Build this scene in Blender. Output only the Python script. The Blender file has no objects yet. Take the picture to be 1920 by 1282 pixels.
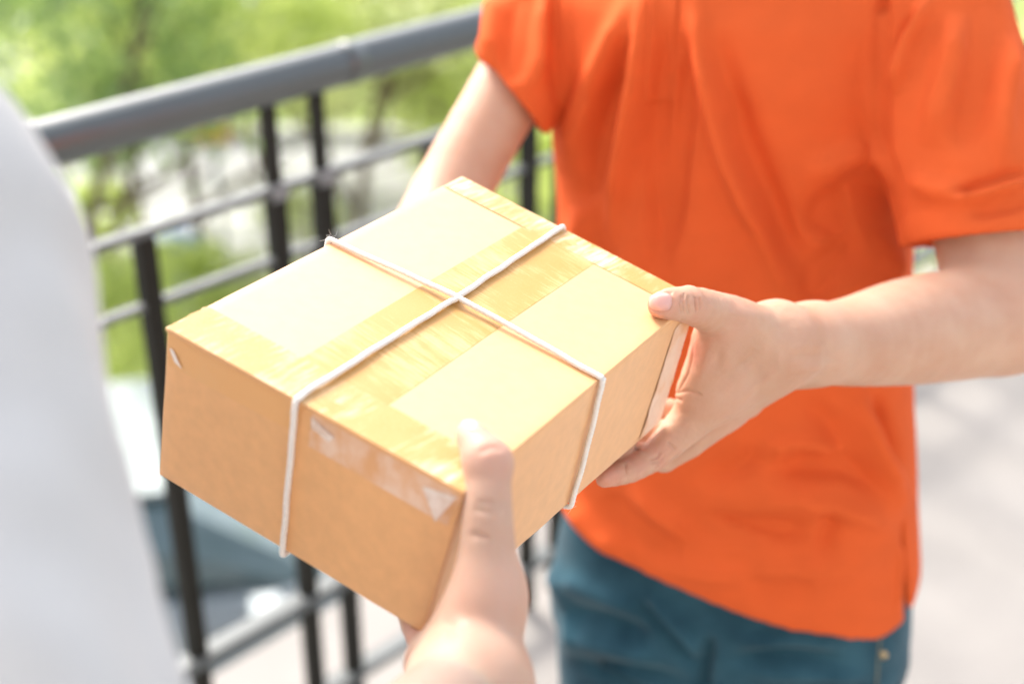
import bpy, bmesh, math, random
import numpy as np
from mathutils import Vector, Matrix
from mathutils.bvhtree import BVHTree
SC = bpy.context.scene
COL = SC.collection
rnd = random.Random(7)
nrg = np.random.default_rng(7)

# ------------------------------------------------------------------ camera
PITCH = math.radians(28.0); FPX = 2666.7; CAMZ = 1.70
cam_d = bpy.data.cameras.new('camera'); cam = bpy.data.objects.new('camera', cam_d); COL.objects.link(cam)
cam.location = (0, 0, CAMZ); cam.rotation_euler = (math.radians(90) - PITCH, 0, 0)
cam_d.sensor_width = 36; cam_d.lens = 50; cam_d.clip_start = .02; cam_d.clip_end = 800
cam_d.dof.use_dof = True; cam_d.dof.focus_distance = .85; cam_d.dof.aperture_fstop = 3.3
SC.camera = cam
# ------------------------------------------------------------------ world, sun, exposure
W = bpy.data.worlds.new('World'); SC.world = W; W.use_nodes = True
SUN_EL, SUN_AZ = 45.0, -34.0      # azimuth of the sun measured clockwise from +Y (the way the camera looks)
nt = W.node_tree; nt.nodes.clear()
sky = nt.nodes.new('ShaderNodeTexSky'); sky.sky_type = 'NISHITA'; sky.sun_disc = False
sky.sun_elevation = math.radians(SUN_EL); sky.sun_rotation = math.radians(SUN_AZ)
sky.air_density = 1.0; sky.dust_density = 4.0; sky.ozone_density = .6
bg = nt.nodes.new('ShaderNodeBackground'); bg.inputs[1].default_value = .15
wo = nt.nodes.new('ShaderNodeOutputWorld')
hs = nt.nodes.new('ShaderNodeHueSaturation'); hs.inputs['Saturation'].default_value = .45
nt.links.new(sky.outputs[0], hs.inputs['Color']); nt.links.new(hs.outputs[0], bg.inputs[0]); nt.links.new(bg.outputs[0], wo.inputs[0])
sl = bpy.data.lights.new('sun', 'SUN'); sl.energy = 1.15; sl.angle = math.radians(12); sl.color = (1, .95, .86)
so = bpy.data.objects.new('sun', sl); COL.objects.link(so)
_az = math.radians(SUN_AZ); _el = math.radians(SUN_EL)
sdir = Vector((math.sin(_az) * math.cos(_el), math.cos(_az) * math.cos(_el), math.sin(_el)))
so.rotation_euler = sdir.to_track_quat('Z', 'Y').to_euler()
SC.view_settings.view_transform = 'Standard'; SC.view_settings.look = 'None'; SC.view_settings.gamma = 1
SC.view_settings.use_curve_mapping = False
SC.view_settings.exposure = 1.68
SC.render.engine = 'CYCLES'
SC.cycles.use_denoising = True
SC.cycles.max_bounces = 8; SC.cycles.transparent_max_bounces = 12
SC.cycles.sample_clamp_indirect = 6

# ------------------------------------------------------------------ helpers
CT, ST = math.cos(PITCH), math.sin(PITCH)
def P(px, py, zc):
    """a point of the place seen at photo pixel (px,py), zc metres along the view axis"""
    u = (px - 960) / FPX; v = (py - 641) / FPX
    return np.array([u * zc, zc * (CT - v * ST), CAMZ - zc * (ST + v * CT)])
def to_px(V):
    V = np.atleast_2d(V); dz = V[:, 2] - CAMZ
    zc = V[:, 1] * CT - dz * ST; v = (-dz * CT - V[:, 1] * ST) / zc
    return np.stack([960 + FPX * V[:, 0] / zc, 641 + FPX * v], 1), zc
def tag(o, label=None, cat=None, group=None, kind=None):
    if label: o['label'] = label
    if cat: o['category'] = cat
    if group: o['group'] = group
    if kind: o['kind'] = kind
    return o
def empty(name, loc=(0, 0, 0), label=None, cat=None, group=None):
    o = bpy.data.objects.new(name, None); COL.objects.link(o); o.location = loc; o.empty_display_size = .1
    return tag(o, label, cat, group)
def mesh_obj(name, verts, faces, mat, parent=None, smooth=True, world=True):
    me = bpy.data.meshes.new(name)
    me.from_pydata([tuple(map(float, v)) for v in verts] if not isinstance(verts, np.ndarray) else verts.tolist(), [],
                   faces.tolist() if isinstance(faces, np.ndarray) else faces)
    me.update()
    if smooth: me.polygons.foreach_set('use_smooth', np.ones(len(me.polygons), bool))
    if mat is not None: me.materials.append(mat)
    o = bpy.data.objects.new(name, me); COL.objects.link(o)
    if parent is not None:
        o.parent = parent
        if world: o.matrix_parent_inverse = Matrix.Translation(-Vector(tot_loc(parent)))
    return o
def tot_loc(o):
    # world location of an unrotated parent chain
    v = Vector(o.location)
    if o.parent is not None:
        v = (o.matrix_parent_inverse @ v) + tot_loc(o.parent)
    return v
class MB:
    def __init__(s): s.v = []; s.f = []
    def add(s, vs, fs):
        n = len(s.v); s.v += [tuple(map(float, q)) for q in vs]; s.f += [tuple(n + i for i in f) for f in fs]
    def box(s, c, half, ax=None):
        ax = np.eye(3) if ax is None else np.array(ax); c = np.array(c, float)
        vs = [c + ax[0] * half[0] * i + ax[1] * half[1] * j + ax[2] * half[2] * k for i in (-1, 1) for j in (-1, 1) for k in (-1, 1)]
        s.add(vs, [(0, 1, 3, 2), (4, 6, 7, 5), (0, 4, 5, 1), (2, 3, 7, 6), (0, 2, 6, 4), (1, 5, 7, 3)])
    def tube(s, pts, rads, n=12, cap=True, lobes=0, lobe_amp=0, twist=0, flat=None):
        pts = [np.array(p, float) for p in pts]
        if np.isscalar(rads): rads = [rads] * len(pts)
        base = len(s.v); up = None; L = 0
        for i, p in enumerate(pts):
            t = pts[min(i + 1, len(pts) - 1)] - pts[max(i - 1, 0)]; t /= np.linalg.norm(t) + 1e-12
            if up is None:
                up = np.cross(t, [0.3, 0.2, 1]); up /= np.linalg.norm(up)
            up = up - t * (up @ t); up /= np.linalg.norm(up) + 1e-12
            w = np.cross(t, up)
            if i: L += np.linalg.norm(p - pts[i - 1])
            for k in range(n):
                a = 2 * math.pi * k / n
                r = rads[i] * (1 + lobe_amp * abs(math.cos(lobes * .5 * (a + twist * L))) if lobes else 1)
                s.v.append(tuple(p + up * math.cos(a) * r + w * math.sin(a) * r))
        for i in range(len(pts) - 1):
            for k in range(n):
                a = base + i * n + k; b = base + i * n + (k + 1) % n
                s.f.append((a, b, b + n, a + n))
        if cap:
            s.f.append(tuple(base + k for k in range(n))[::-1]); e = base + (len(pts) - 1) * n
            s.f.append(tuple(e + k for k in range(n)))
    def build(s, name, mat, parent=None, smooth=False, bevel=0, world=True):
        o = mesh_obj(name, s.v, s.f, mat, parent, smooth, world)
        if bevel:
            m = o.modifiers.new('bevel', 'BEVEL'); m.width = bevel; m.segments = 2; m.limit_method = 'ANGLE'
        return o

# ---- materials
def mat(name, col, rough=.6, spec=.5, metal=0, var=0, vscale=20, bump=0, bscale=200, sheen=0, sss=0, coat=0, detail=4, col2=None, trans=0, rvar=0, stretch=None):
    m = bpy.data.materials.new(name); m.use_nodes = True; t = m.node_tree; N = t.nodes; b = N['Principled BSDF']
    b.inputs['Roughness'].default_value = rough; b.inputs['Specular IOR Level'].default_value = spec
    b.inputs['Metallic'].default_value = metal; b.inputs['Coat Weight'].default_value = coat
    b.inputs['Sheen Weight'].default_value = sheen; b.inputs['Sheen Roughness'].default_value = .45
    tc = N.new('ShaderNodeTexCoord'); src = tc.outputs['Object']
    if stretch:
        mp = N.new('ShaderNodeMapping'); mp.inputs['Scale'].default_value = stretch; t.links.new(src, mp.inputs[0]); src = mp.outputs[0]
    if var or col2:
        n = N.new('ShaderNodeTexNoise'); n.inputs['Scale'].default_value = vscale; n.inputs['Detail'].default_value = detail
        t.links.new(src, n.inputs['Vector'])
        r = N.new('ShaderNodeValToRGB'); r.color_ramp.elements[0].position = .3; r.color_ramp.elements[1].position = .7
        c0 = col if col2 is None else col2
        if col2 is None:
            r.color_ramp.elements[0].color = (*[x * (1 - var) for x in col], 1); r.color_ramp.elements[1].color = (*[min(1, x * (1 + var)) for x in col], 1)
        else:
            r.color_ramp.elements[0].color = (*col, 1); r.color_ramp.elements[1].color = (*col2, 1)
        t.links.new(n.outputs[0], r.inputs[0]); t.links.new(r.outputs[0], b.inputs['Base Color'])
        m['ramp'] = r.name
    else: b.inputs['Base Color'].default_value = (*col, 1)
    if rvar:
        n3 = N.new('ShaderNodeTexNoise'); n3.inputs['Scale'].default_value = vscale * 3; t.links.new(src, n3.inputs['Vector'])
        mr = N.new('ShaderNodeMapRange'); mr.inputs[3].default_value = rough - rvar; mr.inputs[4].default_value = rough + rvar
        t.links.new(n3.outputs[0], mr.inputs[0]); t.links.new(mr.outputs[0], b.inputs['Roughness'])
    if bump:
        n2 = N.new('ShaderNodeTexNoise'); n2.inputs['Scale'].default_value = bscale; n2.inputs['Detail'].default_value = 5
        t.links.new(src, n2.inputs['Vector'])
        bp = N.new('ShaderNodeBump'); bp.inputs['Strength'].default_value = .5; bp.inputs['Distance'].default_value = bump
        t.links.new(n2.outputs[0], bp.inputs['Height']); t.links.new(bp.outputs[0], b.inputs['Normal'])
    if sss:
        b.inputs['Subsurface Weight'].default_value = sss; b.inputs['Subsurface Radius'].default_value = (1, .35, .2); b.inputs['Subsurface Scale'].default_value = .006
    if trans: b.inputs['Transmission Weight'].default_value = trans
    return m
def leaf_mat(name, c1, c2, tr):
    m = mat(name, c1, .3, .7, col2=c2, vscale=1.3, detail=6); t = m.node_tree; N = t.nodes
    b = N['Principled BSDF']; tl = N.new('ShaderNodeBsdfTranslucent'); mx = N.new('ShaderNodeMixShader'); mx.inputs[0].default_value = .45
    tl.inputs[0].default_value = (*tr, 1)
    out = [n for n in N if n.type == 'OUTPUT_MATERIAL'][0]
    t.links.new(b.outputs[0], mx.inputs[1]); t.links.new(tl.outputs[0], mx.inputs[2]); t.links.new(mx.outputs[0], out.inputs[0])
    return m
def tape_mat(name, col, pocket, streak=(60, 6, 60), lo=.24, hi=.36, rough=.3, amount=1., bump=.0005):
    """parcel tape stuck on kraft board: darker, glossier, with pale streaky air pockets where it has not bonded"""
    m = bpy.data.materials.new(name); m.use_nodes = True; t = m.node_tree; N = t.nodes; b = N['Principled BSDF']
    b.inputs['Specular IOR Level'].default_value = .5
    tc = N.new('ShaderNodeTexCoord'); rt = N.new('ShaderNodeMapping'); rt.inputs['Rotation'].default_value = (0, 0, TAPE_ROT); t.links.new(tc.outputs['Object'], rt.inputs[0])
    mp = N.new('ShaderNodeMapping'); mp.inputs['Scale'].default_value = streak; t.links.new(rt.outputs[0], mp.inputs[0])
    n = N.new('ShaderNodeTexNoise'); n.inputs['Scale'].default_value = 1; n.inputs['Detail'].default_value = 7; n.inputs['Roughness'].default_value = .65; t.links.new(mp.outputs[0], n.inputs['Vector'])
    n2 = N.new('ShaderNodeTexNoise'); n2.inputs['Scale'].default_value = 24; n2.inputs['Detail'].default_value = 3; t.links.new(tc.outputs['Object'], n2.inputs['Vector'])
    n3 = N.new('ShaderNodeTexNoise'); n3.inputs['Scale'].default_value = 900; n3.inputs['Detail'].default_value = 2; t.links.new(tc.outputs['Object'], n3.inputs['Vector'])
    mu = N.new('ShaderNodeMath'); mu.operation = 'MULTIPLY'; t.links.new(n.outputs[0], mu.inputs[0]); t.links.new(n2.outputs[0], mu.inputs[1])
    r = N.new('ShaderNodeMapRange'); r.inputs[1].default_value = lo; r.inputs[2].default_value = hi; r.inputs[4].default_value = amount; t.links.new(mu.outputs[0], r.inputs[0])
    ad = N.new('ShaderNodeMath'); ad.operation = 'MULTIPLY_ADD'; ad.inputs[1].default_value = .5; ad.inputs[2].default_value = -.25; t.links.new(n3.outputs[0], ad.inputs[0])
    ad2 = N.new('ShaderNodeMath'); ad2.operation = 'ADD'; ad2.use_clamp = True; t.links.new(ad.outputs[0], ad2.inputs[0]); t.links.new(r.outputs[0], ad2.inputs[1])
    mx = N.new('ShaderNodeMix'); mx.data_type = 'RGBA'; mx.inputs[6].default_value = (*col, 1); mx.inputs[7].default_value = (*pocket, 1)
    t.links.new(ad2.outputs[0], mx.inputs[0]); t.links.new(mx.outputs[2], b.inputs['Base Color'])
    rr = N.new('ShaderNodeMapRange'); rr.inputs[3].default_value = rough; rr.inputs[4].default_value = rough + .22; t.links.new(ad2.outputs[0], rr.inputs[0]); t.links.new(rr.outputs[0], b.inputs['Roughness'])
    bp = N.new('ShaderNodeBump'); bp.inputs['Strength'].default_value = .35; bp.inputs['Distance'].default_value = bump
    t.links.new(mu.outputs[0], bp.inputs['Height']); t.links.new(bp.outputs[0], b.inputs['Normal'])
    return m
TAPE_ROT = math.radians(-52)
M = dict(
    kraft=mat('kraft_cardboard', (.76, .405, .165), .5, .8, var=.05, vscale=130, bump=.00012, bscale=700, sheen=.22, detail=8),
    kraft_edge=mat('cardboard_edge', (.30, .19, .11), .85, .2, var=.3, vscale=300),
    tape=tape_mat('brown_packing_tape', (.50, .265, .07), (.70, .46, .22), (420, 40, 60), .22, .44, .45),
    tape_end=tape_mat('brown_packing_tape_cross', (.52, .28, .08), (.80, .62, .42), (40, 380, 60), .22, .42, .36),
    tape_clear=tape_mat('clear_packing_tape', (.72, .39, .19), (.80, .58, .44), (50, 50, 30), .18, .30, .3),
    tape_faint=tape_mat('tape_on_board', (.77, .42, .172), (.76, .44, .20), (50, 50, 30), .22, .40, .45, 1., .0002),
    tape_fold=tape_mat('folded_tape', (.72, .56, .46), (.82, .74, .68), (60, 60, 60), .2, .3, .2),
    string=mat('white_string', (.80, .77, .73), .9, .1, var=.06, vscale=400, bump=.0003, bscale=1500),
    skin=mat('skin', (.58, .36, .25), .5, .4, col2=(.52, .285, .185), vscale=28, bump=.0006, bscale=380, sss=.35, detail=6),
    skin_cust=mat('fair_skin', (.52, .345, .26), .5, .3, col2=(.47, .285, .205), vscale=26, bump=.0003, bscale=420, sss=.35, detail=5),
    nail=mat('fingernail', (.66, .37, .32), .38, .5, sss=.2, coat=.1),
    nail_c=mat('fingernail_fair', (.62, .42, .36), .4, .4),
    shirt=mat('orange_pique', (.66, .108, .027), .85, .10, var=.04, vscale=30, bump=.0004, bscale=900, sheen=.0),
    button=mat('orange_button', (.70, .12, .03), .3, .5),
    jeans=mat('teal_denim', (.012, .044, .066), .85, .12, col2=(.036, .100, .135), vscale=16, bump=.0006, bscale=700, sheen=.1, detail=8),
    seam=mat('jeans_stitching', (.16, .17, .14), .8, .2),
    rivet=mat('brass_rivet', (.6, .45, .25), .35, .5, 1),
    white=mat('white_cotton', (.50, .495, .49), .9, .1, var=.02, vscale=30, bump=.0003, bscale=600, sheen=.1),
    trouser=mat('grey_trouser', (.16, .17, .19), .85, .2, var=.1),
    shoe=mat('leather_shoe', (.10, .07, .05), .45, .5, var=.2), sole=mat('rubber_sole', (.5, .5, .48), .8, .3),
    hair=mat('black_hair', (.02, .016, .014), .45, .5, bump=.002, bscale=160, var=.3), eye=mat('eye_white', (.8, .78, .76), .2, .5), iris=mat('dark_iris', (.03, .02, .015), .15, .6), lip=mat('lip', (.5, .22, .19), .45, .4),
    rail=mat('grey_green_paint', (.042, .056, .056), .42, 1.0, .0, coat=.4, var=.08, vscale=8, bump=.0003, bscale=120, rvar=.06),
    bar=mat('dark_bronze_paint', (.018, .017, .013), .65, .2, var=.12, vscale=10, bump=.0003, bscale=150),
    bracket=mat('galvanised_steel', (.22, .23, .235), .5, .5, .3, var=.1, vscale=30),
    flat=mat('pale_grey_steel', (.12, .13, .13), .5, .4, .1, var=.1, vscale=12, rvar=.08),
    floor=mat('pale_floor', (.31, .288, .268), .85, .2, var=.07, vscale=5, bump=.0012, bscale=60, detail=9),
    slab=mat('concrete_edge', (.50, .49, .47), .85, .3, var=.1, vscale=6, bump=.002, bscale=40),
    road=mat('street_paving', (.36, .36, .355), .85, .3, var=.18, vscale=.6, bump=.004, bscale=20, detail=9),
    kerb=mat('kerb_concrete', (.52, .51, .49), .85, .3, var=.1, vscale=3), line=mat('road_marking', (.8, .8, .78), .7, .3, var=.06, vscale=9),
    dirt=mat('ground_soil', (.20, .18, .16), .95, .2, var=.2, vscale=.7, bump=.01, bscale=12),
    lawn=mat('lawn', (.32, .42, .12), .9, .2, col2=(.52, .58, .24), vscale=.8, bump=.02, bscale=20, detail=9),
    grassblade=leaf_mat('grass_blades', (.10, .19, .03), (.20, .28, .06), (.22, .34, .05)),
    leaf=leaf_mat('leaves_fresh', (.40, .50, .14), (.62, .68, .26), (.78, .86, .28)),
    leaf2=leaf_mat('leaves_dark', (.12, .21, .09), (.30, .40, .16), (.42, .56, .18)),
    leaf3=leaf_mat('leaves_pale', (.50, .56, .24), (.66, .70, .38), (.74, .78, .40)),
    bark=mat('bark', (.15, .11, .08), .95, .1, var=.35, vscale=9, bump=.02, bscale=25, detail=8),
    carwhite=mat('white_car_paint', (.78, .78, .77), .25, .5, coat=.7), cargrey=mat('silver_car_paint', (.30, .34, .35), .28, .5, .3, coat=.8), carblue=mat('blue_car_paint', (.12, .20, .42), .28, .5, .1, coat=.8),
    glass=mat('car_glass', (.10, .15, .16), .06, .8), tyre=mat('tyre_rubber', (.025, .025, .025), .85, .2), rim=mat('alloy_rim', (.6, .6, .6), .3, .5, .9), lamp=mat('headlight_lens', (.75, .78, .8), .08, .8), tail=mat('tail_light_lens', (.5, .03, .02), .15, .6),
    blue=mat('blue_plastic', (.11, .19, .52), .4, .5, var=.05), yellow=mat('yellow_paint', (.85, .48, .03), .5, .5, var=.05), plaster=mat('building_plaster', (.62, .60, .57), .9, .2, var=.06, vscale=3), pole=mat('grey_pole', (.3, .31, .32), .4, .5, .6),
)

for k, c in (('skin', (.60, .20, .14)), ('skin_cust', (.66, .28, .22))):
    t = M[k].node_tree; b_ = t.nodes['Principled BSDF']; src_ = b_.inputs['Base Color'].links[0].from_socket
    at_ = t.nodes.new('ShaderNodeAttribute'); at_.attribute_name = 'flush'; mm_ = t.nodes.new('ShaderNodeMath'); mm_.operation = 'MULTIPLY'; mm_.inputs[1].default_value = .55
    mx_ = t.nodes.new('ShaderNodeMix'); mx_.data_type = 'RGBA'; mx_.inputs[7].default_value = (*c, 1)
    t.links.new(at_.outputs['Fac'], mm_.inputs[0]); t.links.new(mm_.outputs[0], mx_.inputs[0]); t.links.new(src_, mx_.inputs[6]); t.links.new(mx_.outputs[2], b_.inputs['Base Color'])
# ---- signed distance grids, turned into smooth meshes by surface nets
class SDF:
    def __init__(s, lo, hi, h):
        s.lo = np.array(lo, float); s.h = h
        s.n = np.ceil((np.array(hi) - s.lo) / h).astype(int) + 1
        s.d = np.full(s.n, .5, np.float32)
    def _sl(s, lo, hi, m):
        a = np.maximum(0, np.floor((np.array(lo) - m - s.lo) / s.h).astype(int)); b = np.minimum(s.n, np.ceil((np.array(hi) + m - s.lo) / s.h).astype(int) + 1)
        if (b <= a).any(): return None
        g = [(s.lo[i] + s.h * np.arange(a[i], b[i])).astype(np.float32) for i in range(3)]
        return tuple(slice(a[i], b[i]) for i in range(3)), g[0][:, None, None], g[1][None, :, None], g[2][None, None, :]
    def op(s, fn, lo, hi, k=0, mode='add'):
        q = s._sl(lo, hi, max(k, 0) + 3 * s.h)
        if q is None: return
        sl, X, Y, Z = q; p = fn(X, Y, Z); d = s.d[sl]
        k = max(k, 1e-5)
        if mode == 'add':
            t = np.clip(.5 + .5 * (d - p) / k, 0, 1); s.d[sl] = d * (1 - t) + p * t - k * t * (1 - t)
        else:
            p = -p; t = np.clip(.5 - .5 * (d - p) / k, 0, 1); s.d[sl] = d * (1 - t) + p * t + k * t * (1 - t)
    def cone(s, a, b, ra, rb, k=.004, flat=None, mode='add'):
        a = np.array(a, float); b = np.array(b, float); ab = b - a; L2 = float(ab @ ab) + 1e-12; r = max(ra, rb)
        def fn(X, Y, Z):
            x = X - a[0]; y = Y - a[1]; z = Z - a[2]
            t = np.clip((x * ab[0] + y * ab[1] + z * ab[2]) / L2, 0, 1)
            x = x - t * ab[0]; y = y - t * ab[1]; z = z - t * ab[2]; sc = 1
            if flat is not None:
                n, f = flat; dn = (x * n[0] + y * n[1] + z * n[2]) * (1 / f - 1)
                x = x + n[0] * dn; y = y + n[1] * dn; z = z + n[2] * dn; sc = min(1, f)
            return (np.sqrt(x * x + y * y + z * z) - (ra + t * (rb - ra))) * sc
        rr = r * (max(1, flat[1]) if flat else 1)
        s.op(fn, np.minimum(a, b) - rr, np.maximum(a, b) + rr, k, mode)
    def chain(s, pts, k=.004, flat=None, ki=.0012):
        """a limb: all its segments form one shape before it is blended into the rest"""
        pts = [(np.array(p, float), float(r)) for p, r in pts]
        def fn(X, Y, Z):
            best = None
            for (a, ra), (b, rb) in zip(pts[:-1], pts[1:]):
                ab = b - a; L2 = float(ab @ ab) + 1e-12
                x = X - a[0]; y = Y - a[1]; z = Z - a[2]
                t = np.clip((x * ab[0] + y * ab[1] + z * ab[2]) / L2, 0, 1)
                x = x - t * ab[0]; y = y - t * ab[1]; z = z - t * ab[2]; sc = 1
                if flat is not None:
                    n, f = flat; dn = (x * n[0] + y * n[1] + z * n[2]) * (1 / f - 1)
                    x = x + n[0] * dn; y = y + n[1] * dn; z = z + n[2] * dn; sc = min(1, f)
                d = (np.sqrt(x * x + y * y + z * z) - (ra + t * (rb - ra))) * sc
                if best is None: best = d
                else:
                    h = np.clip(.5 + .5 * (best - d) / ki, 0, 1); best = best * (1 - h) + d * h - ki * h * (1 - h)
            return best
        A = np.array([p for p, r in pts]); r = max(r for p, r in pts)
        s.op(fn, A.min(0) - r, A.max(0) + r, k)
    def ell(s, c, ax, rad, k=.004, mode='add'):
        c = np.array(c, float); ax = [np.array(q, float) / np.linalg.norm(q) for q in ax]; m = min(rad)
        def fn(X, Y, Z):
            x = X - c[0]; y = Y - c[1]; z = Z - c[2]; q = 0
            for A, R in zip(ax, rad): q = q + ((x * A[0] + y * A[1] + z * A[2]) / R) ** 2
            return (np.sqrt(q) - 1) * m
        s.op(fn, c - max(rad), c + max(rad), k, mode)
    def mesh(s):
        d = s.d; h = s.h; ins = d < 0
        nx, ny, nz = [q - 1 for q in d.shape]
        cnt = np.zeros((nx, ny, nz), np.int8)
        offs = [(i, j, k) for i in (0, 1) for j in (0, 1) for k in (0, 1)]
        for i, j, k in offs: cnt += ins[i:i + nx, j:j + ny, k:k + nz]
        act = np.argwhere((cnt > 0) & (cnt < 8)); idx = -np.ones((nx, ny, nz), np.int32); idx[tuple(act.T)] = np.arange(len(act))
        val = {o: d[act[:, 0] + o[0], act[:, 1] + o[1], act[:, 2] + o[2]] for o in offs}
        acc = np.zeros((len(act), 3)); num = np.zeros(len(act))
        for o in offs:
            for ax in range(3):
                if o[ax]: continue
                o2 = tuple(1 if q == ax else o[q] for q in range(3)); a = val[o]; b = val[o2]; m = (a < 0) != (b < 0)
                t = a / np.where(m, a - b, 1); p = np.tile(np.array(o, float), (len(act), 1)); p[:, ax] = t
                acc[m] += p[m]; num[m] += 1
        V = s.lo + h * (act + acc / np.maximum(num, 1)[:, None]); F = []
        for ax in range(3):
            u, w = [(1, 2), (2, 0), (0, 1)][ax]
            a = ins.take(range(0, d.shape[ax] - 1), ax); b = ins.take(range(1, d.shape[ax]), ax)
            for sgn in (0, 1):
                e = np.argwhere((a & ~b) if sgn == 0 else (~a & b))
                e = e[(e[:, u] > 0) & (e[:, w] > 0) & (e[:, u] < d.shape[u] - 1) & (e[:, w] < d.shape[w] - 1)]
                q = []
                for du, dw in ((1, 1), (0, 1), (0, 0), (1, 0)):
                    c = e.copy(); c[:, u] -= du; c[:, w] -= dw; q.append(idx[tuple(c.T)])
                q = np.stack(q, 1); F.append(q if sgn == 0 else q[:, ::-1])
        return V, np.concatenate(F)
def relax(V, F, it=2, lam=.5):
    E = np.concatenate([F[:, [0, 1]], F[:, [1, 2]], F[:, [2, 3]], F[:, [3, 0]]])
    n = len(V)
    for _ in range(it):
        S = np.zeros((n, 3)); c = np.zeros(n)
        for k in range(3): S[:, k] = np.bincount(E[:, 0], V[E[:, 1], k], n) + np.bincount(E[:, 1], V[E[:, 0], k], n)
        c = np.bincount(E[:, 0], minlength=n) + np.bincount(E[:, 1], minlength=n)
        V = V + lam * (S / np.maximum(c, 1)[:, None] - V)
    return V
def quad_split(V, F):
    """each quad into four"""
    E = np.concatenate([F[:, [0, 1]], F[:, [1, 2]], F[:, [2, 3]], F[:, [3, 0]]]); E.sort(axis=1)
    U, inv = np.unique(E, axis=0, return_inverse=True); inv = inv.ravel(); n = len(V); m = len(F)
    em = V[U].mean(1); fc = V[F].mean(1); e = [n + inv[i * m:(i + 1) * m] for i in range(4)]; c = n + len(U) + np.arange(m)
    return np.concatenate([V, em, fc]), np.concatenate([np.stack([F[:, i], e[i], c, e[i - 1]], 1) for i in range(4)])
def normals(V, F):
    a = V[F[:, 2]] - V[F[:, 0]]; b = V[F[:, 3]] - V[F[:, 1]]; fn = np.cross(a, b); N = np.zeros_like(V)
    for j in range(4):
        for k in range(3): N[:, k] += np.bincount(F[:, j], fn[:, k], len(V))
    return N / (np.linalg.norm(N, axis=1)[:, None] + 1e-12)
def join(parts):
    V = []; F = []; n = 0
    for v, f in parts: V.append(v); F.append(f + n); n += len(v)
    return np.concatenate(V), np.concatenate(F)
def poly_dist(px, line):
    """signed distance (to the left/right) and position along a pixel polyline"""
    best = np.full(len(px), 1e9); side = np.zeros(len(px)); par = np.zeros(len(px)); L = 0
    line = np.array(line, float)
    for a, b in zip(line[:-1], line[1:]):
        ab = b - a; l = np.linalg.norm(ab); t = np.clip(((px - a) @ ab) / (l * l), 0, 1); q = px - a - t[:, None] * ab
        dd = np.linalg.norm(q, axis=1); m = dd < best; best[m] = dd[m]; side[m] = np.sign(ab[0] * q[m, 1] - ab[1] * q[m, 0]); par[m] = L + t[m] * l; L += l
    return best, side, par / L

# ================================================================== LARGE STRUCTURE
STREET = -3.5
def grid_mesh(name, x0, x1, y0, y1, z, nx, ny, m, amp=0, kind='structure'):
    xs = np.linspace(x0, x1, nx + 1); ys = np.linspace(y0, y1, ny + 1)
    V = [(x, y, z + (amp * (math.sin(x * .7 + 1.3 * math.cos(y * .5)) + math.cos(y * .9 + x * .3)) if amp else 0)) for x in xs for y in ys]
    Fc = [(i * (ny + 1) + j, (i + 1) * (ny + 1) + j, (i + 1) * (ny + 1) + j + 1, i * (ny + 1) + j + 1) for i in range(nx) for j in range(ny)]
    return tag(mesh_obj(name, V, Fc, m), kind=kind)
grid_mesh('ground', -300, 300, -300, 500, STREET - .02, 60, 60, M['dirt'])
grid_mesh('lawn', -60, 60, 14.4, 60, STREET - .008, 40, 20, M['lawn'])
grid_mesh('lawn', -60, 9, 9.0, 10.0, STREET - .008, 40, 2, M['lawn'])
grid_mesh('street', -60, 60, 10.2, 14.2, STREET + .004, 40, 10, M['road'])
grid_mesh('pale_strip', -60, 60, 16.4, 17.7, STREET + .004, 30, 3, M['slab'])  # pale strip added so gaps between leaves blur into bright discs
grid_mesh('pale_strip', -60, 60, 20.5, 24.5, STREET + .004, 30, 3, M['slab'])  # second added strip, pale to imitate highlights behind the crowns
grid_mesh('parking_area', -14, 9, 2.2, 9.0, STREET + .004, 20, 10, M['road'])
for nm, y in (('kerb', 10.08), ('kerb', 14.32)):
    b = MB(); b.box((0, y, STREET + .05), (60, .09, .09)); tag(b.build(nm, M['kerb'], bevel=.015), kind='structure')
b = MB()
for i in range(-12, 13): b.box((i * 3.2, 12.2, STREET + .010), (.9, .06, .002))
tag(b.build('road_marking', M['line']), kind='structure')
b = MB()
for i in range(-5, 3): b.box((i * 2.6 - .6, 5.2, STREET + .010), (.05, 2.6, .002))
tag(b.build('parking_marking', M['line']), kind='structure')
# railing line: y = x + 2.10 ; upper landing floor is the side towards the camera
RA = math.radians(45); rd = np.array([math.cos(RA), math.sin(RA), 0]); rn = np.array([-rd[1], rd[0], 0])   # along / outward
R0 = np.array([0, 2.10, 0])
def RL(s, out=0, z=0): return R0 + rd * s + rn * out + np.array([0, 0, z])
E0, E1 = RL(-4.2, .27), RL(5.5, .27)
fl = [E0, E1, np.array([6, -3.0, 0]), np.array([-3.4, -3.0, 0])]
def prism(name, poly, z0, z1, m, kind, bev=.01):
    n = len(poly); V = [(p[0], p[1], z1) for p in poly] + [(p[0], p[1], z0) for p in poly]
    Fc = [tuple(range(n))[::-1], tuple(range(n, 2 * n))] + [(i, (i + 1) % n, n + (i + 1) % n, n + i) for i in range(n)]
    o = mesh_obj(name, V, Fc, m, smooth=False)
    bm = bmesh.new(); bm.from_mesh(o.data); bmesh.ops.recalc_face_normals(bm, faces=bm.faces); bm.to_mesh(o.data); bm.free()
    mm = o.modifiers.new('bevel', 'BEVEL'); mm.width = bev; mm.segments = 2
    return tag(o, kind=kind)
prism('floor', fl, -.22, 0, M['floor'], 'structure')
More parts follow.
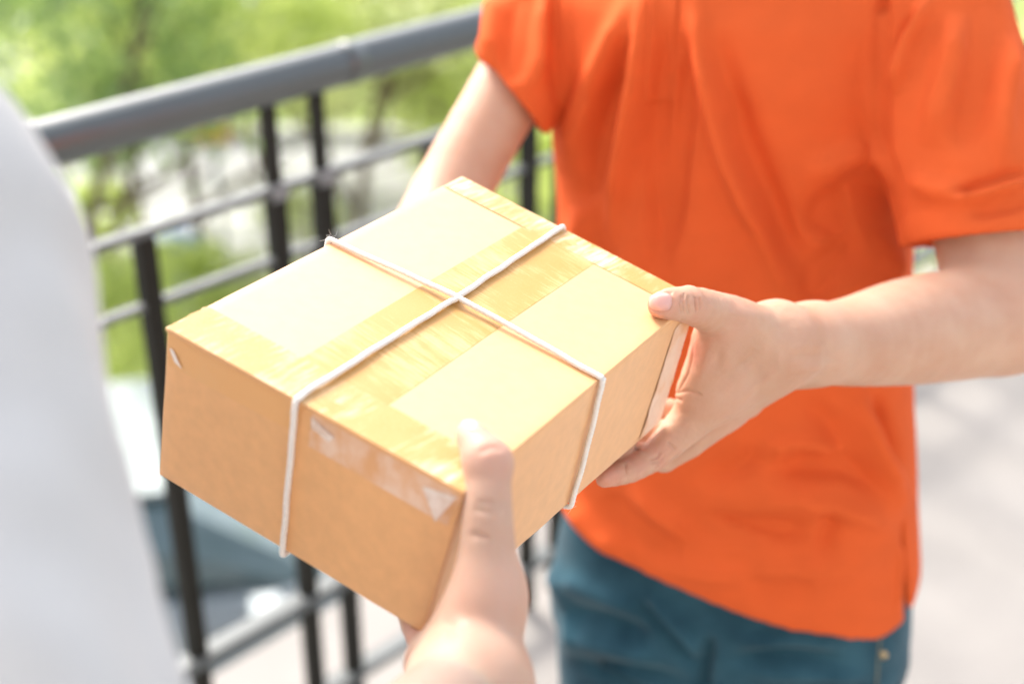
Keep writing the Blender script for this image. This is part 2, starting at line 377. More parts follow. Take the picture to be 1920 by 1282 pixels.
# building behind the camera that the landing belongs to
bl = empty('house', (1.5, -2.9, STREET), 'pale plastered house wall behind the landing with a door in it', 'house')
b = MB(); b.box((1.3, -3.15, -.2), (4.7, .14, 3.3)); b.build('wall', M['plaster'], bl)
b = MB(); b.box((.2, -2.985, 1.05), (.45, .02, 1.04)); dr = b.build('door', M['bark'], bl, bevel=.006)
b = MB(); b.tube([(.5, -2.95, 1.0), (.5, -2.90, 1.0), (.40, -2.90, 1.0)], .01); b.build('handle', M['bracket'], dr, True)

# ---- railing
rl = empty('railing', tuple(RL(-.2)), 'dark metal balcony railing with thick round grey-green handrail behind the parcel', 'railing')
b = MB(); b.tube([RL(s, 0, 1.13) for s in np.linspace(-4.2, 5.4, 40)], .0285, 28); b.build('handrail', M['rail'], rl, True)
b = MB(); b.tube([RL(-.33, 0, 1.13), RL(-.30, 0, 1.13)], .0295, 28); b.build('joint_ring', M['rail'], rl, True)
ax3 = [rd, rn, np.array([0, 0, 1.])]
def rail_box(s0, s1, z, hw, hh, name, m, out=0, par=rl):
    b = MB(); b.box(RL((s0 + s1) / 2, out, z), ((s1 - s0) / 2, hw, hh), ax3); return b.build(name, m, par, bevel=.002)
rail_box(-4.2, 5.4, .985, .010, .006, 'upper_rail', M['flat'])
rail_box(-4.2, 5.4, .885, .008, .005, 'middle_rail', M['flat'])
rail_box(-4.2, 5.4, .30, .016, .010, 'lower_rail', M['flat'])
rail_box(-4.2, 5.4, .10, .016, .009, 'bottom_rail', M['flat'])
bars = []
for k in range(-8, 15):
    for off, tall in ((-.451, True), (-.372, True), (-.655, False)):
        s = off + .488 * k
        if -4.1 < s < 5.3 and not (k == -1 and off == -.372 and False): bars.append((s, tall))
bars = sorted(set(bars)); protoL = protoT = None
for s, tall in bars:
    if (protoT if tall else protoL) is None:
        b = MB()
        if tall:
            b.box((0, 0, .4935), (.0125, .0115, .4845)); o = b.build('bar', M['bar'], rl, bevel=.0015, world=False)
            b = MB(); b.box((0, 0, 1.0465), (.0085, .008, .0545)); u = b.build('upright', M['bar'], o, bevel=.001, world=False)
            b = MB(); b.box((0, -.0140, .985), (.014, .003, .012)); c = b.build('rail_highlight', M['bracket'], o, bevel=.002, world=False)  # pale block imitating the skylit rail top over the post
            protoT = (o, u, c)
        else:
            b.box((0, 0, .4935), (.0125, .0115, .4845)); o = b.build('bar', M['bar'], rl, bevel=.0015, world=False); protoL = (o,)
        ch = protoT if tall else protoL; first = True
    else: first = False
    src = protoT if tall else protoL
    if first: o = src[0]
    else:
        o = src[0].copy(); COL.objects.link(o); o.parent = rl
        for q in src[1:]:
            c = q.copy(); COL.objects.link(c); c.parent = o
    o.location = Vector(RL(s)) - rl.location; o.rotation_euler = (0, 0, RA)

# ================================================================== PARCEL
ZB = .6849
BC = dict(B=P(871, 922, ZB), A=P(312, 612, ZB + .0659), C=P(1305, 560, ZB + .2176), D=P(863, 331, ZB + .2835), B1=P(790, 1187, ZB + .0516), A1=P(296, 890, ZB + .1175), C1=P(1234, 795, ZB + .2692))
BC['D1'] = BC['D'] + (BC['C1'] - BC['C'] + BC['A1'] - BC['A']) / 2
BH = .0985; BL = .1885; BW = .280
def BX(s, t, h):
    """inside the parcel's own frame: s 0..1 towards its left corner, t 0..1 towards its far corner, h metres below the lid"""
    q = h / BH
    lo = BC['B'] * (1 - s) * (1 - t) + BC['A'] * s * (1 - t) + BC['C'] * (1 - s) * t + BC['D'] * s * t
    hi = BC['B1'] * (1 - s) * (1 - t) + BC['A1'] * s * (1 - t) + BC['C1'] * (1 - s) * t + BC['D1'] * s * t
    bul = .0012 * math.sin(math.pi * min(1, max(0, s))) * math.sin(math.pi * min(1, max(0, t)))
    return lo * (1 - q) + hi * q + (lo - hi) / BH * bul * (1 - 2 * q)
def BXM(s, t, h): return BX(s / BL, t / BW, h)
bA = BX(1, .5, 0) - BX(0, .5, 0); bA /= np.linalg.norm(bA); bCd = BX(.5, 1, 0) - BX(.5, 0, 0); bCd /= np.linalg.norm(bCd); bH = BX(.5, .5, BH) - BX(.5, .5, 0); bH /= np.linalg.norm(bH)
box = empty('parcel', tuple(BX(.5, .5, BH)), 'taped brown cardboard parcel tied crosswise with white string, held in two hands', 'parcel')
from mathutils import noise as mno
def slab(name, s0, s1, t0, t1, h0, h1, m, n=(24, 34, 8), parent=box, wob=.00025, bevel=.0007, seed=0):
    """closed board, warped with the parcel"""
    n = tuple(max(1, q) for q in n); vid = {}; V = []; Fc = []
    def vert(i, j, k):
        if (i, j, k) not in vid:
            s = s0 + (s1 - s0) * i / n[0]; t = t0 + (t1 - t0) * j / n[1]; h = h0 + (h1 - h0) * k / n[2]
            p = BXM(s, t, h); w = Vector((s * 45 + seed, t * 45, h * 45))
            vid[i, j, k] = len(V); V.append(p + bH * mno.noise(w) * wob + bA * mno.noise(w + Vector((9, 3, 1))) * wob)
        return vid[i, j, k]
    for a, (p, q) in enumerate(((1, 2), (0, 2), (0, 1))):
        for e in (0, n[a]):
            for x in range(n[p]):
                for y in range(n[q]):
                    c = []
                    for dx, dy in ((0, 0), (1, 0), (1, 1), (0, 1)):
                        ix = [0, 0, 0]; ix[a] = e; ix[p] = x + dx; ix[q] = y + dy; c.append(vert(*ix))
                    Fc.append(tuple(c))
    o = mesh_obj(name, V, Fc, m, parent, False)
    bm = bmesh.new(); bm.from_mesh(o.data); bmesh.ops.recalc_face_normals(bm, faces=bm.faces)
    bm.to_mesh(o.data); bm.free()
    o.data.polygons.foreach_set('use_smooth', np.ones(len(o.data.polygons), bool))
    if bevel: 
        mm = o.modifiers.new('bevel', 'BEVEL'); mm.width = bevel; mm.segments = 3; mm.limit_method = 'ANGLE'; mm.angle_limit = math.radians(50)
    return o
K = M['kraft']; T3 = .0026
slab('lid_flap', .000, .0945, -.0012, BW + .001, 0, T3, K, (12, 40, 1), seed=2, wob=.0001)
slab('lid_flap', .0952, BL, -.0008, BW + .001, .0002, T3, K, (12, 40, 1), seed=7, wob=.0001)
slab('inner_flap', .004, BL - .004, .004, .12, T3 + .0003, T3 + .0025, M['kraft_edge'], (4, 4, 1), bevel=0)
slab('inner_flap', .004, BL - .004, .16, BW - .004, T3 + .0003, T3 + .0025, M['kraft_edge'], (4, 4, 1), bevel=0)
slab('front_wall', .0002, BL - .0002, .0008, .0036, T3 + .0007, BH, K, (26, 1, 12), seed=3, wob=.0002)
slab('side_wall', 0, .0028, .0037, BW, T3, BH - .0001, K, (1, 40, 12), seed=4, wob=.0004)
slab('side_wall', BL - .0028, BL, .0037, BW - .0028, T3, BH - .0001, K, (1, 34, 12), seed=5)
slab('back_wall', .0029, BL, BW - .0027, BW, T3, BH - .0001, K, (22, 1, 12), seed=6)
slab('bottom', .003, BL - .003, .0038, BW - .003, BH - .0028, BH - .0002, K, (20, 30, 1), seed=8)
def sheet(name, corners, m, n=(30, 8), wrink=.00025, parent=box, freq=60, th=.00012, seed=0, rag=0):
    """thin strip of tape: corners are four (s,t,h) in metres in the parcel's frame, subdivided and lightly wrinkled, with a real thickness"""
    a, b2, c, d = [np.array(q, float) for q in corners]; V = []; Fc = []
    nrm = np.cross(BXM(*b2) - BXM(*a), BXM(*d) - BXM(*a)); nrm /= np.linalg.norm(nrm)
    cen = BXM(BL / 2, BW / 2, BH / 2); 
    if nrm @ (BXM(*a) - cen) < 0: nrm = -nrm
    for i in range(n[0] + 1):
        for j in range(n[1] + 1):
            u = i / n[0]; w = j / n[1]
            if rag and i in (0, n[0]): u += (rag * (rnd.random() - .5)) * (1 if i else 1)
            q = a * (1 - u) * (1 - w) + b2 * u * (1 - w) + c * u * w + d * (1 - u) * w
            p = BXM(*q); f = mno.noise(Vector((q[0] * freq + seed, q[1] * freq, q[2] * freq))) + .5 * mno.noise(Vector((q[0] * freq * 3 + seed, q[1] * freq * 3, q[2] * freq * 3)))
            V.append(p + nrm * (.00014 + max(0, wrink * (f + .3)) * (1 - (2 * w - 1) ** 6)))
    for i in range(n[0]):
        for j in range(n[1]):
            k = i * (n[1] + 1) + j; Fc.append((k, k + n[1] + 1, k + n[1] + 2, k + 1))
    fn = np.cross(V[Fc[0][1]] - V[Fc[0][0]], V[Fc[0][3]] - V[Fc[0][0]])
    if fn @ nrm < 0: Fc = [q[::-1] for q in Fc]
    return mesh_obj(name, V, Fc, m, parent, True)
e = -.00002
S0, S1 = .0665, .1225
sheet('lid_tape', [(S0, -.0012, e), (S0, BW + .001, e), (S1, BW + .001, e), (S1, -.0012, e)], M['tape'], (70, 14), .0003)
sheet('end_tape', [(.0008, -.001, e - .00014), (BL - .001, -.001, e - .00014), (BL - .001, .0305, e - .00014), (.0008, .0305, e - .00014)], M['tape_end'], (60, 10), .0004, seed=5, rag=.01)
sheet('end_tape', [(.0008, .2585, e - .00014), (BL - .001, .2585, e - .00014), (BL - .001, BW + .001, e - .00014), (.0008, BW + .001, e - .00014)], M['tape_end'], (60, 8), .0003, seed=9)
# the same end tapes folded down over the walls
f0 = .0008
sheet('front_tape', [(.0006, f0, .0035), (.0915, f0, .0035), (.0905, f0, .0245), (.0045, f0, .0250)], M['tape_clear'], (40, 12), .0005, seed=3, rag=.02)
sheet('front_tape', [(.0990, f0, .0035), (BL - .001, f0, .0035), (BL - .0025, f0, .0235), (.0990, f0, .0210)], M['tape_faint'], (40, 10), .0002, seed=13)
sheet('tape_tail', [(.0220, f0 - .0004, .0100), (.0030, f0 - .0004, .0055), (.0095, f0 - .0030, .0245), (.0125, f0 - .0014, .0225)], M['tape_fold'], (14, 12), .0007, seed=31, freq=120)
sheet('tape_tail', [(BL - .0030, f0 - .0004, .012), (BL - .006, f0 - .0010, .012), (BL - .0125, f0 - .0010, .0205), (BL - .0065, f0 - .0004, .0190)], M['tape_fold'], (8, 8), .0005, seed=33, freq=120)
sheet('tape_smear', [(.092, f0 - .0005, .006), (.076, f0 - .0007, .0105), (.079, f0 - .0007, .0150), (.0905, f0 - .0005, .0125)], M['tape_fold'], (14, 8), .0006, seed=35, freq=150)
# far corner: wide clear tape standing a little off the wall and wrapped round the corner
sheet('corner_tape', [(-.0004, BW - .026, .012), (-.0004, BW + .0008, .006), (-.0004, BW + .0006, BH - .002), (-.0004, BW - .030, BH - .002)], M['tape_clear'], (16, 30), .0008, seed=41, freq=80)
sheet('corner_tape', [(-.0006, BW + .0008, .006), (.045, BW + .0008, .006), (.045, BW + .0008, BH - .002), (-.0006, BW + .0008, BH - .002)], M['tape_clear'], (16, 20), .0006, seed=43)
# ---- string: two loops of twisted cotton
SR = .00145
def rope(pts_sth, name, close=True):
    P3 = [BXM(*q) for q in pts_sth]; out = []
    n = len(P3)
    for i in range(n):
        a, b2 = P3[i], P3[(i + 1) % n]; L = np.linalg.norm(b2 - a); m = max(2, int(L / .0011))
        for k in range(m): out.append(a + (b2 - a) * k / m)
    out.append(P3[0]); A_ = np.array(out)
    A_ = A_ + np.array([[mno.noise(Vector(q * 60 + k)) for k in (0, 7, 13)] for q in A_]) * .0005
    for _ in range(3): A_[1:-1] = (A_[:-2] + 2 * A_[1:-1] + A_[2:]) / 4
    b = MB(); b.tube(list(A_), SR * .80, 12, lobes=3, lobe_amp=.62, twist=760); return b.build(name, M['string'], box, True)
ct = SR + .0012
cs, tt = .0995, .1415     # where the loops run
rope([(0 - ct + .0006, .1435, -ct + .0008), (cs * .5, .1428, -ct - .0006), (cs - .003, .1415, -ct - .0022), (cs + .003, .1413, -ct - .0022), (.15, .140, -ct - .0004), (BL + ct - .0006, .139, -ct + .0008), (BL + ct, .139, .004), (BL + ct, .139, BH), (BL, .14, BH + ct), (0, .156, BH + ct), (-ct, .1555, BH), (-ct - .0004, .1500, BH * .5), (-ct, .1440, .004)], 'string_loop')
rope([(.1000, 0 - ct - .0004, -ct + .0012), (.1000, .010, -ct - .0004), (cs, tt, -ct + .0003), (.1035, BW, -ct), (.1037, BW + ct, .001), (.1037, BW + ct, BH), (.098, BW, BH + ct), (.094, 0, BH + ct), (.0935, -ct, BH + .0004), (.0965, -ct - .0003, BH * .5), (.1000, -ct - .0006, .006)], 'string_loop')
xc = BXM(cs, tt, -ct - .0006); b = MB()
b.tube([xc + (bA * math.cos(a) * .0026 + bCd * math.sin(a) * .0026) * (1.0) - bH * (.0012 * math.cos(2 * a) + .0002) for a in np.linspace(.4, 5.2, 22)], .0011, 10, lobes=3, lobe_amp=.4, twist=1500)
b.build('knot', M['string'], box, True)
b = MB()
for i in range(26):
    c = BXM(BL + rnd.uniform(-.001, .003), .139 + rnd.uniform(-.002, .002), -ct + rnd.uniform(-.002, .001)) if i < 14 else BXM(-ct + rnd.uniform(-.001, .001), .156 + rnd.uniform(-.002, .002), BH + rnd.uniform(-.001, .002))
    d = np.array([rnd.gauss(0, 1) for _ in range(3)]); d /= np.linalg.norm(d); d2 = np.array([rnd.gauss(0, 1) for _ in range(3)]) * .4
    L = rnd.uniform(.002, .0055)
    b.tube([c, c + d * L * .5, c + (d + d2) * L], [.00009, .00008, .00005], 4)
tag(b.build('string_fibres', M['string'], box), kind='stuff')

# ================================================================== PEOPLE
def smooth(pts, n=5):
    """a limb's joints and radii, run through a smooth curve"""
    A = np.array([[*p, r] for p, r in pts]); A = np.vstack([2 * A[0] - A[1], A, 2 * A[-1] - A[-2]]); out = []
    for i in range(1, len(A) - 2):
        for k in range(n):
            t = k / n; out.append(.5 * (2 * A[i] + (A[i + 1] - A[i - 1]) * t + (2 * A[i - 1] - 5 * A[i] + 4 * A[i + 1] - A[i + 2]) * t * t + (3 * A[i] - A[i - 1] - 3 * A[i + 1] + A[i + 2]) * t ** 3))
    out.append(A[-2]); return [(q[:3], max(.002, q[3])) for q in out]
def px(p): # (x,y,z,r_px) -> point, radius
    return P(p[0], p[1], p[2]), p[3] * p[2] / FPX
def unit(v): v = np.array(v, float); return v / np.linalg.norm(v)

def head_sdf(G, c, f, sc=1.):
    """head on the neck: c centre, f facing (unit, horizontal)"""
    up = np.array([0, 0, 1.]); s = np.cross(f, up)
    G.ell(c + up * .025 * sc - f * .01, (s, f, up), (.074 * sc, .092 * sc, .098 * sc), .01)
    G.ell(c - up * .045 * sc + f * .022, (s, f, up), (.056 * sc, .066 * sc, .070 * sc), .03)
    G.ell(c - up * .095 * sc + f * .060, (s, f, up), (.022, .018, .016), .02)
    G.cone(c + up * .010 + f * .084, c - up * .030 + f * .104, .006, .011, .008)
    G.ell(c - up * .034 + f * .094, (s, f, up), (.019, .012, .010), .006)
    for sg in (-1, 1):
        G.ell(c + s * sg * .031 + up * .008 + f * .083, (s, f, up), (.018, .012, .013), .008, 'sub')
        G.cone(c + s * sg * .012 + up * .026 + f * .086, c + s * sg * .045 + up * .024 + f * .070, .006, .005, .008)
        G.ell(c + s * sg * .076 - f * .008 - up * .004, (s + f * .3 * sg, f, up), (.008, .018, .031), .006)
    for z, r in ((-.060, .0055), (-.069, .006)): G.cone(c - s * .016 + up * z + f * .082, c + s * .016 + up * z + f * .082, r, r, .006)
def face_parts(c, f, parent, hair_h=.01):
    up = np.array([0, 0, 1.]); s = np.cross(f, up)
    G = SDF(c - .14, c + .16, .005)
    G.ell(c + up * .034 - f * .014, (s, f, up), (.083, .100, .103), .01)
    G.ell(c - up * .045 + f * .075, (s, f, up), (.08, .085, .088), .02, 'sub'); G.ell(c - up * .14 + f * .0, (s, f, up), (.12, .12, .10), .02, 'sub')
    v, fc = G.mesh(); mesh_obj('hair', v, fc, M['hair'], parent)
    for sg in (-1, 1):
        g = SDF(c + s * sg * .031 + up * .006 + f * .072 - .016, c + s * sg * .031 + up * .006 + f * .072 + .016, .0015)
        g.ell(c + s * sg * .031 + up * .006 + f * .072, (s, f, up), (.0118, .0118, .0118)); v, fc = g.mesh(); e_ = mesh_obj('eye', v, fc, M['eye'], parent)
        g = SDF(c + s * sg * .031 + up * .006 + f * .080 - .01, c + s * sg * .031 + up * .006 + f * .080 + .01, .001)
        g.ell(c + s * sg * .031 + up * .006 + f * .0812, (s, f, up), (.0055, .003, .0055)); v, fc = g.mesh(); mesh_obj('iris', v, fc, M['iris'], e_)
def ground_line(name, parent, c, f, m1, m2):
    """a shoe: upper with sole"""
    s = np.cross(f, [0, 0, 1.]); up = np.array([0, 0, 1.])
    G = SDF(c + np.array([-.2, -.2, -.01]), c + np.array([.2, .2, .14]), .005)
    G.cone(c + up * .035 - f * .05, c + up * .03 + f * .13, .042, .036, .02, (up, .85)); G.cone(c + up * .05 - f * .05, c + up * .10 - f * .045, .04, .045, .02)
    G.op(lambda X, Y, Z: Z - (c[2] + .012) + 0 * X + 0 * Y, c - .3, c + .3, 0, 'sub')
    v, fc = G.mesh(); o = mesh_obj(name, v, fc, m1, parent)
    G = SDF(c + np.array([-.2, -.2, -.01]), c + np.array([.2, .2, .05]), .004)
    G.cone(c + up * .012 - f * .05, c + up * .012 + f * .135, .045, .040, .01, (up, .3)); v, fc = G.mesh(); mesh_obj('sole', v, fc, m2, o)

# ------------------------------------------------------------------ delivery man
YAW = math.radians(24)
e1 = np.array([math.cos(YAW), -math.sin(YAW), 0]); e2 = np.array([-math.sin(YAW), -math.cos(YAW), 0]); UP = np.array([0, 0, 1.])
def mcen(z):
    return np.array([np.interp(z, [.0, .8, .925, 1.1, 1.23, 1.4, 1.5], [.222, .222, .215, .208, .203, .19, .185]), np.interp(z, [0, .8, 1.0, 1.23, 1.42, 1.5], [1.17, 1.17, 1.18, 1.235, 1.255, 1.25]), z])
man = empty('person', (.22, 1.18, 0), 'delivery man in orange polo shirt and teal jeans holding out the parcel', 'person')
SHL = mcen(1.385) + e1 * .175; SHR = mcen(1.385) - e1 * .150
ELL, ELr = px((1885, 598, 1.12, 104))
# left arm and hand (right side of the picture), one continuous surface
G = SDF((.045, .735, .98), (.52, 1.28, 1.46), .0017)
fore = [px((1885, 600, 1.12, 98)), px((1800, 608, 1.10, 104)), px((1700, 622, 1.065, 100)), px((1600, 640, 1.025, 84)), px((1520, 646, .99, 73))]
w2 = px((1455, 648, .962, 66)); wr = fore[4]
G.chain(smooth([(SHL, .052), (SHL * .5 + fore[0][0] * .5 + np.array([.006, -.006, 0]), .047), (fore[0][0] + [.0, .004, .004], .042)]), .02)
G.chain(smooth(fore + [w2]), .02)
thCMC = px((1425, 622, .945, 50)); thMCP = px((1352, 592, .918, 43)); thIP = px((1288, 571, .886, 33.5)); thT = px((1240, 570, .868, 28))
G.chain(smooth([w2, thCMC, thMCP, thIP, thT]), .012)
iM = px((1338, 735, .958, 50)); mM = px((1362, 762, .985, 44)); rM = px((1392, 742, 1.008, 42)); pM = px((1420, 700, 1.02, 40))
G.chain([w2, iM], .014); G.chain([w2, (mM[0], mM[1])], .014); G.chain([w2, rM], .014); G.chain([wr, pM], .014)
G.chain([(thMCP[0] * .6 + iM[0] * .4, .0135), iM], .014)                           # palm between thumb and index
G.chain([px((1345, 640, .935, 45)), px((1322, 690, .945, 36)), px((1300, 740, .952, 30))], .012)   # web / first interosseous
fi = [iM, px((1282, 800, .960, 37)), px((1225, 856, .956, 27)), px((1182, 880, .936, 24.5)), px((1135, 896, .914, 18.5))]
G.chain(smooth(fi[:3], 4), .006); G.chain(smooth(fi[2:], 3), .003)
def pb(q, r): return (BXM(*q), r)
mi = [mM, px((1292, 832, .985, 27)), px((1245, 862, .985, 24)), pb((.016, .242, .1105), .0088), pb((.030, .222, .1100), .0078)]
G.chain(mi, .0035)
ri = [rM, px((1318, 800, 1.005, 26)), pb((.010, .292, .119), .0088), pb((.035, .262, .1095), .0082), pb((.052, .246, .1090), .0075)]
G.chain(ri, .004)
pi_ = [pM, px((1330, 760, 1.025, 24)), pb((.030, .300, .119), .0078), pb((.052, .275, .1090), .0072), pb((.066, .262, .1085), .0066)]
G.chain(pi_, .004)
# knuckles, tendons, creases
G.ell(thIP[0] - bH * .0015, (unit(thT[0] - thIP[0]), np.cross(unit(thT[0] - thIP[0]), bH), bH), (.0065, .0096, .0098), .003)
ti = unit(fi[2][0] - fi[1][0])
view = unit(np.array([0, 0, CAMZ]) - fi[2][0])
for a, b_, r in [((1194, 846), (1208, 870), .0022), ((1190, 842), (1200, 856), .0018), ((1262, 560), (1264, 590), .0007), ((1270, 556), (1272, 592), .0006), ((1300, 556), (1302, 590), .0006)]:
    zz = .9  # creases are cut along the skin facing the opening of the grip
    base = thIP if b_[1] < 700 else fi[2]
    za = base[0]; zc0 = (za[1] * CT - (za[2] - CAMZ) * ST); rr = base[1]
    G.cone(P(*a, zc0 - rr * .93), P(*b_, zc0 - rr * .93), r, r, .0014, None, 'sub')
VH, FH = G.mesh(); VH = relax(VH, FH, 2); VH, FH = quad_split(VH, FH); VH = relax(VH, FH, 2)
Nn = normals(VH, FH); pp, zz = to_px(VH)
hw = np.clip((1560 - pp[:, 0]) / 100, 0, 1)
VH = VH + Nn * (hw * .0006 * np.array([mno.noise(Vector(v * 55)) + .5 * mno.noise(Vector(v * 140)) for v in VH]))[:, None]
# tendons and the first web of the hand
for ln, w_, a_ in (([(1440, 640), (1400, 690), (1350, 740)], 13, .0012), ([(1450, 600), (1400, 590), (1350, 585)], 12, .0008), ([(1470, 690), (1420, 720), (1370, 765)], 9, .0010), ([(1420, 655), (1370, 705), (1325, 745)], 9, -.0012), ([(1330, 640), (1318, 690), (1300, 730)], 12, .0010), ([(1352, 650), (1342, 700)], 12, -.0010), ([(1475, 700), (1520, 690), (1580, 676)], 8, .0010), ([(1462, 668), (1500, 668), (1560, 662)], 10, -.0008)):
    d, s_, t_ = poly_dist(pp, ln); VH = VH + Nn * (1.6 * a_ * np.exp(-(d / w_) ** 2) * np.clip(t_ * 3, 0, 1) * np.clip((1 - t_) * 3, 0, 1) * (((np.array([0, 0, CAMZ]) - VH) * Nn).sum(1) > 0))[:, None]
# fine skin lines over the joints, along the view of the back of the thumb and finger
def skin_lines(V, N, pp, lines, amp):
    for ln, w in lines:
        d, s_, t_ = poly_dist(pp, ln); V = V - N * (amp * np.exp(-(d / w) ** 2) * np.clip(t_ * 6, 0, 1) * np.clip((1 - t_) * 6, 0, 1))[:, None]
    return V
VH = skin_lines(VH, Nn, pp, [([(1283, 548), (1280, 562), (1284, 590)], 2.2), ([(1291, 552), (1290, 570), (1292, 588)], 2.0), ([(1304, 556), (1305, 585)], 2.2), ([(1219, 868), (1240, 866), (1247, 850)], 2.2), ([(1226, 876), (1236, 872)], 2.0), ([(1262, 738), (1290, 732), (1318, 742)], 2.5), ([(1300, 650), (1290, 700), (1268, 740)], 2.4), ([(1255, 742), (1280, 752)], 2.5), ([(1278, 552), (1275, 570), (1278, 588)], 2.0), ([(1311, 556), (1314, 580)], 2.4), ([(1215, 862), (1232, 858), (1240, 845)], 2.2), ([(1172, 868), (1176, 890)], 2.2), ([(1250, 830), (1268, 842)], 2.6), ([(1216, 562), (1220, 549), (1240, 544.5), (1258, 549), (1263, 565), (1257, 580), (1238, 586), (1222, 579), (1215, 562)], 3.0)], .0014)
# right arm (left side of the picture); elbow and hand are behind and under the parcel
ELR = P(812, 430, 1.215); WRR = BXM(.150, .215, BH + .030); G = SDF((-.20, .68, .98), (.10, 1.42, 1.46), .0022)
G.chain(smooth([(SHR, .044), (SHR * .6 + ELR * .4, .0345), (ELR, .034), (ELR * .5 + WRR * .5, .036), (WRR, .026)]), .02)
pc = BXM(.135, .165, BH + .017)
G.chain([(WRR, .024), (pc, .019)], .012, (bH, .8))
for i, (ds, L) in enumerate(((.022, .070), (.006, .082), (-.010, .078), (-.026, .062))):
    k0 = BXM(.128 + ds, .15 - .002 * i, BH + .014); k1 = BXM(.118 + ds * 1.1, .15 - L * .5, BH + .012); k2 = BXM(.110 + ds * 1.15, .15 - L, BH + .0085)
    G.chain([(WRR * .4 + pc * .6, .013), (k0, .0125), (k1, .0095), (k2, .0075)], .004)
G.chain([(WRR, .018), (BXM(.172, .19, BH + .014), .012), (BXM(.180, .155, BH + .0100), .0088)], .006)
VR, FR = G.mesh(); VR = relax(VR, FR, 2)
# trunk, neck, head
HC = mcen(1.5) + e2 * .02; HC[2] = 1.665
G = SDF((-.08, .92, .70), (.50, 1.50, 1.82), .006)
def trunk(G, cen, ea, eb, prof, z0, z1, k=0, grow=0):
    zs, As, Bs = prof
    def fn(X, Y, Z):
        z = Z.ravel(); c = np.array([cen(float(q)) for q in z]); A = (np.interp(z, zs, As) + grow)[None, None, :]; B = (np.interp(z, zs, Bs) + grow)[None, None, :]
        x = X - c[:, 0][None, None, :]; y = Y - c[:, 1][None, None, :]
        a = x * ea[0] + y * ea[1]; b = x * eb[0] + y * eb[1]
        q = (np.abs(a / A) ** 2.4 + np.abs(b / B) ** 2.4) ** (1 / 2.4)
        d = (q - 1) * np.minimum(A, B)
        return np.maximum(d, np.maximum(Z - z1, z0 - Z))
    c = cen(z0); r = max(As) + grow + .08
    G.op(fn, (min(cen(z0)[0], cen(z1)[0]) - r, min(cen(z0)[1], cen(z1)[1]) - r, z0), (max(cen(z0)[0], cen(z1)[0]) + r, max(cen(z0)[1], cen(z1)[1]) + r, z1), k)
trunk(G, mcen, e1, e2, ([.75, .95, 1.1, 1.25, 1.36, 1.41, 1.45], [.155, .145, .135, .145, .150, .10, .06], [.10, .095, .09, .10, .09, .07, .05]), .72, 1.45, .02)
G.cone(mcen(1.38) - e1 * .1, mcen(1.38) + e1 * .1, .055, .055, .03); G.cone(mcen(1.40), HC - UP * .07, .056, .052, .03)
head_sdf(G, HC, e2)
VT, FT = G.mesh()
body = mesh_obj('body', *join([(VH, FH), (VR, FR), (VT, FT)]), M['skin'], man)
def flush(o, spots):
    """redder skin over knuckles and finger ends, stored on the body's vertices"""
    n = len(o.data.vertices); co = np.empty(n * 3); o.data.vertices.foreach_get('co', co); co = co.reshape(-1, 3); q = np.zeros(n)
    for c, r in spots: q = np.maximum(q, np.exp(-(np.linalg.norm(co - np.array(c), axis=1) / r) ** 2))
    a = o.data.attributes.new('flush', 'FLOAT', 'POINT'); a.data.foreach_set('value', q.astype(np.float32))
flush(body, [(thIP[0], .011), (thT[0], .011), (thMCP[0], .013), (iM[0], .014), (fi[2][0], .013), (fi[4][0], .012), (fi[3][0], .010), (mM[0], .013), (P(1300, 655, .93), .012), (ELL, .03)])
face_parts(HC, e2, man)
CAM0 = Vector((0, 0, CAMZ))
def on_surface(x, y, tree, lift=0.):
    d = (Vector(P(x, y, 1.)) - CAM0).normalized(); h = tree.ray_cast(CAM0, d, 3.0)
    if h[0] is None: return None
    n = h[1] if h[1].dot(d) < 0 else -h[1]
    return np.array(h[0] + n * lift)
def nail_plate(cx, cy, hx, hy, ang, V, F, lift, parent, m):
    """fingernail shaped over the finger end it grows on: a low dome with rounded-rectangle outline, its rim sunk in the skin"""
    tree = BVHTree.FromPolygons([Vector(v) for v in V], F.tolist()); n1, n2 = 20, 16; Vv = []; Fc = []; ca, sa = math.cos(ang), math.sin(ang); ctr = on_surface(cx, cy, tree, 0)
    for i in range(n1 + 1):
        u = -1 + 2 * i / n1
        for j in range(n2 + 1):
            w = -1 + 2 * j / n2; uu = u * (1 - .18 * abs(w) ** 2.5); ww = w * (1 - .22 * abs(u) ** 3); ed = max(abs(u), abs(w))
            x = cx + (uu * hx) * ca - (ww * hy) * sa; y = cy + (uu * hx) * sa + (ww * hy) * ca
            p = on_surface(x, y, tree, lift * (1 - 1.7 * ed ** 8)); Vv.append(p if p is not None and np.linalg.norm(p - ctr) < .03 else (Vv[-1] if Vv else ctr))
    for i in range(n1):
        for j in range(n2): k = i * (n2 + 1) + j; Fc.append((k, k + n2 + 1, k + n2 + 2, k + 1))
    A_ = np.array(Vv).reshape(n1 + 1, n2 + 1, 3)
    for _ in range(2): A_[1:-1, 1:-1] = (A_[1:-1, 1:-1] * 2 + A_[2:, 1:-1] + A_[:-2, 1:-1] + A_[1:-1, 2:] + A_[1:-1, :-2]) / 6
    return mesh_obj('fingernail', A_.reshape(-1, 3), Fc, m, parent)
nail_plate(1238, 565, 23, 18.5, math.radians(3), VH, FH, .0009, man, M['nail'])

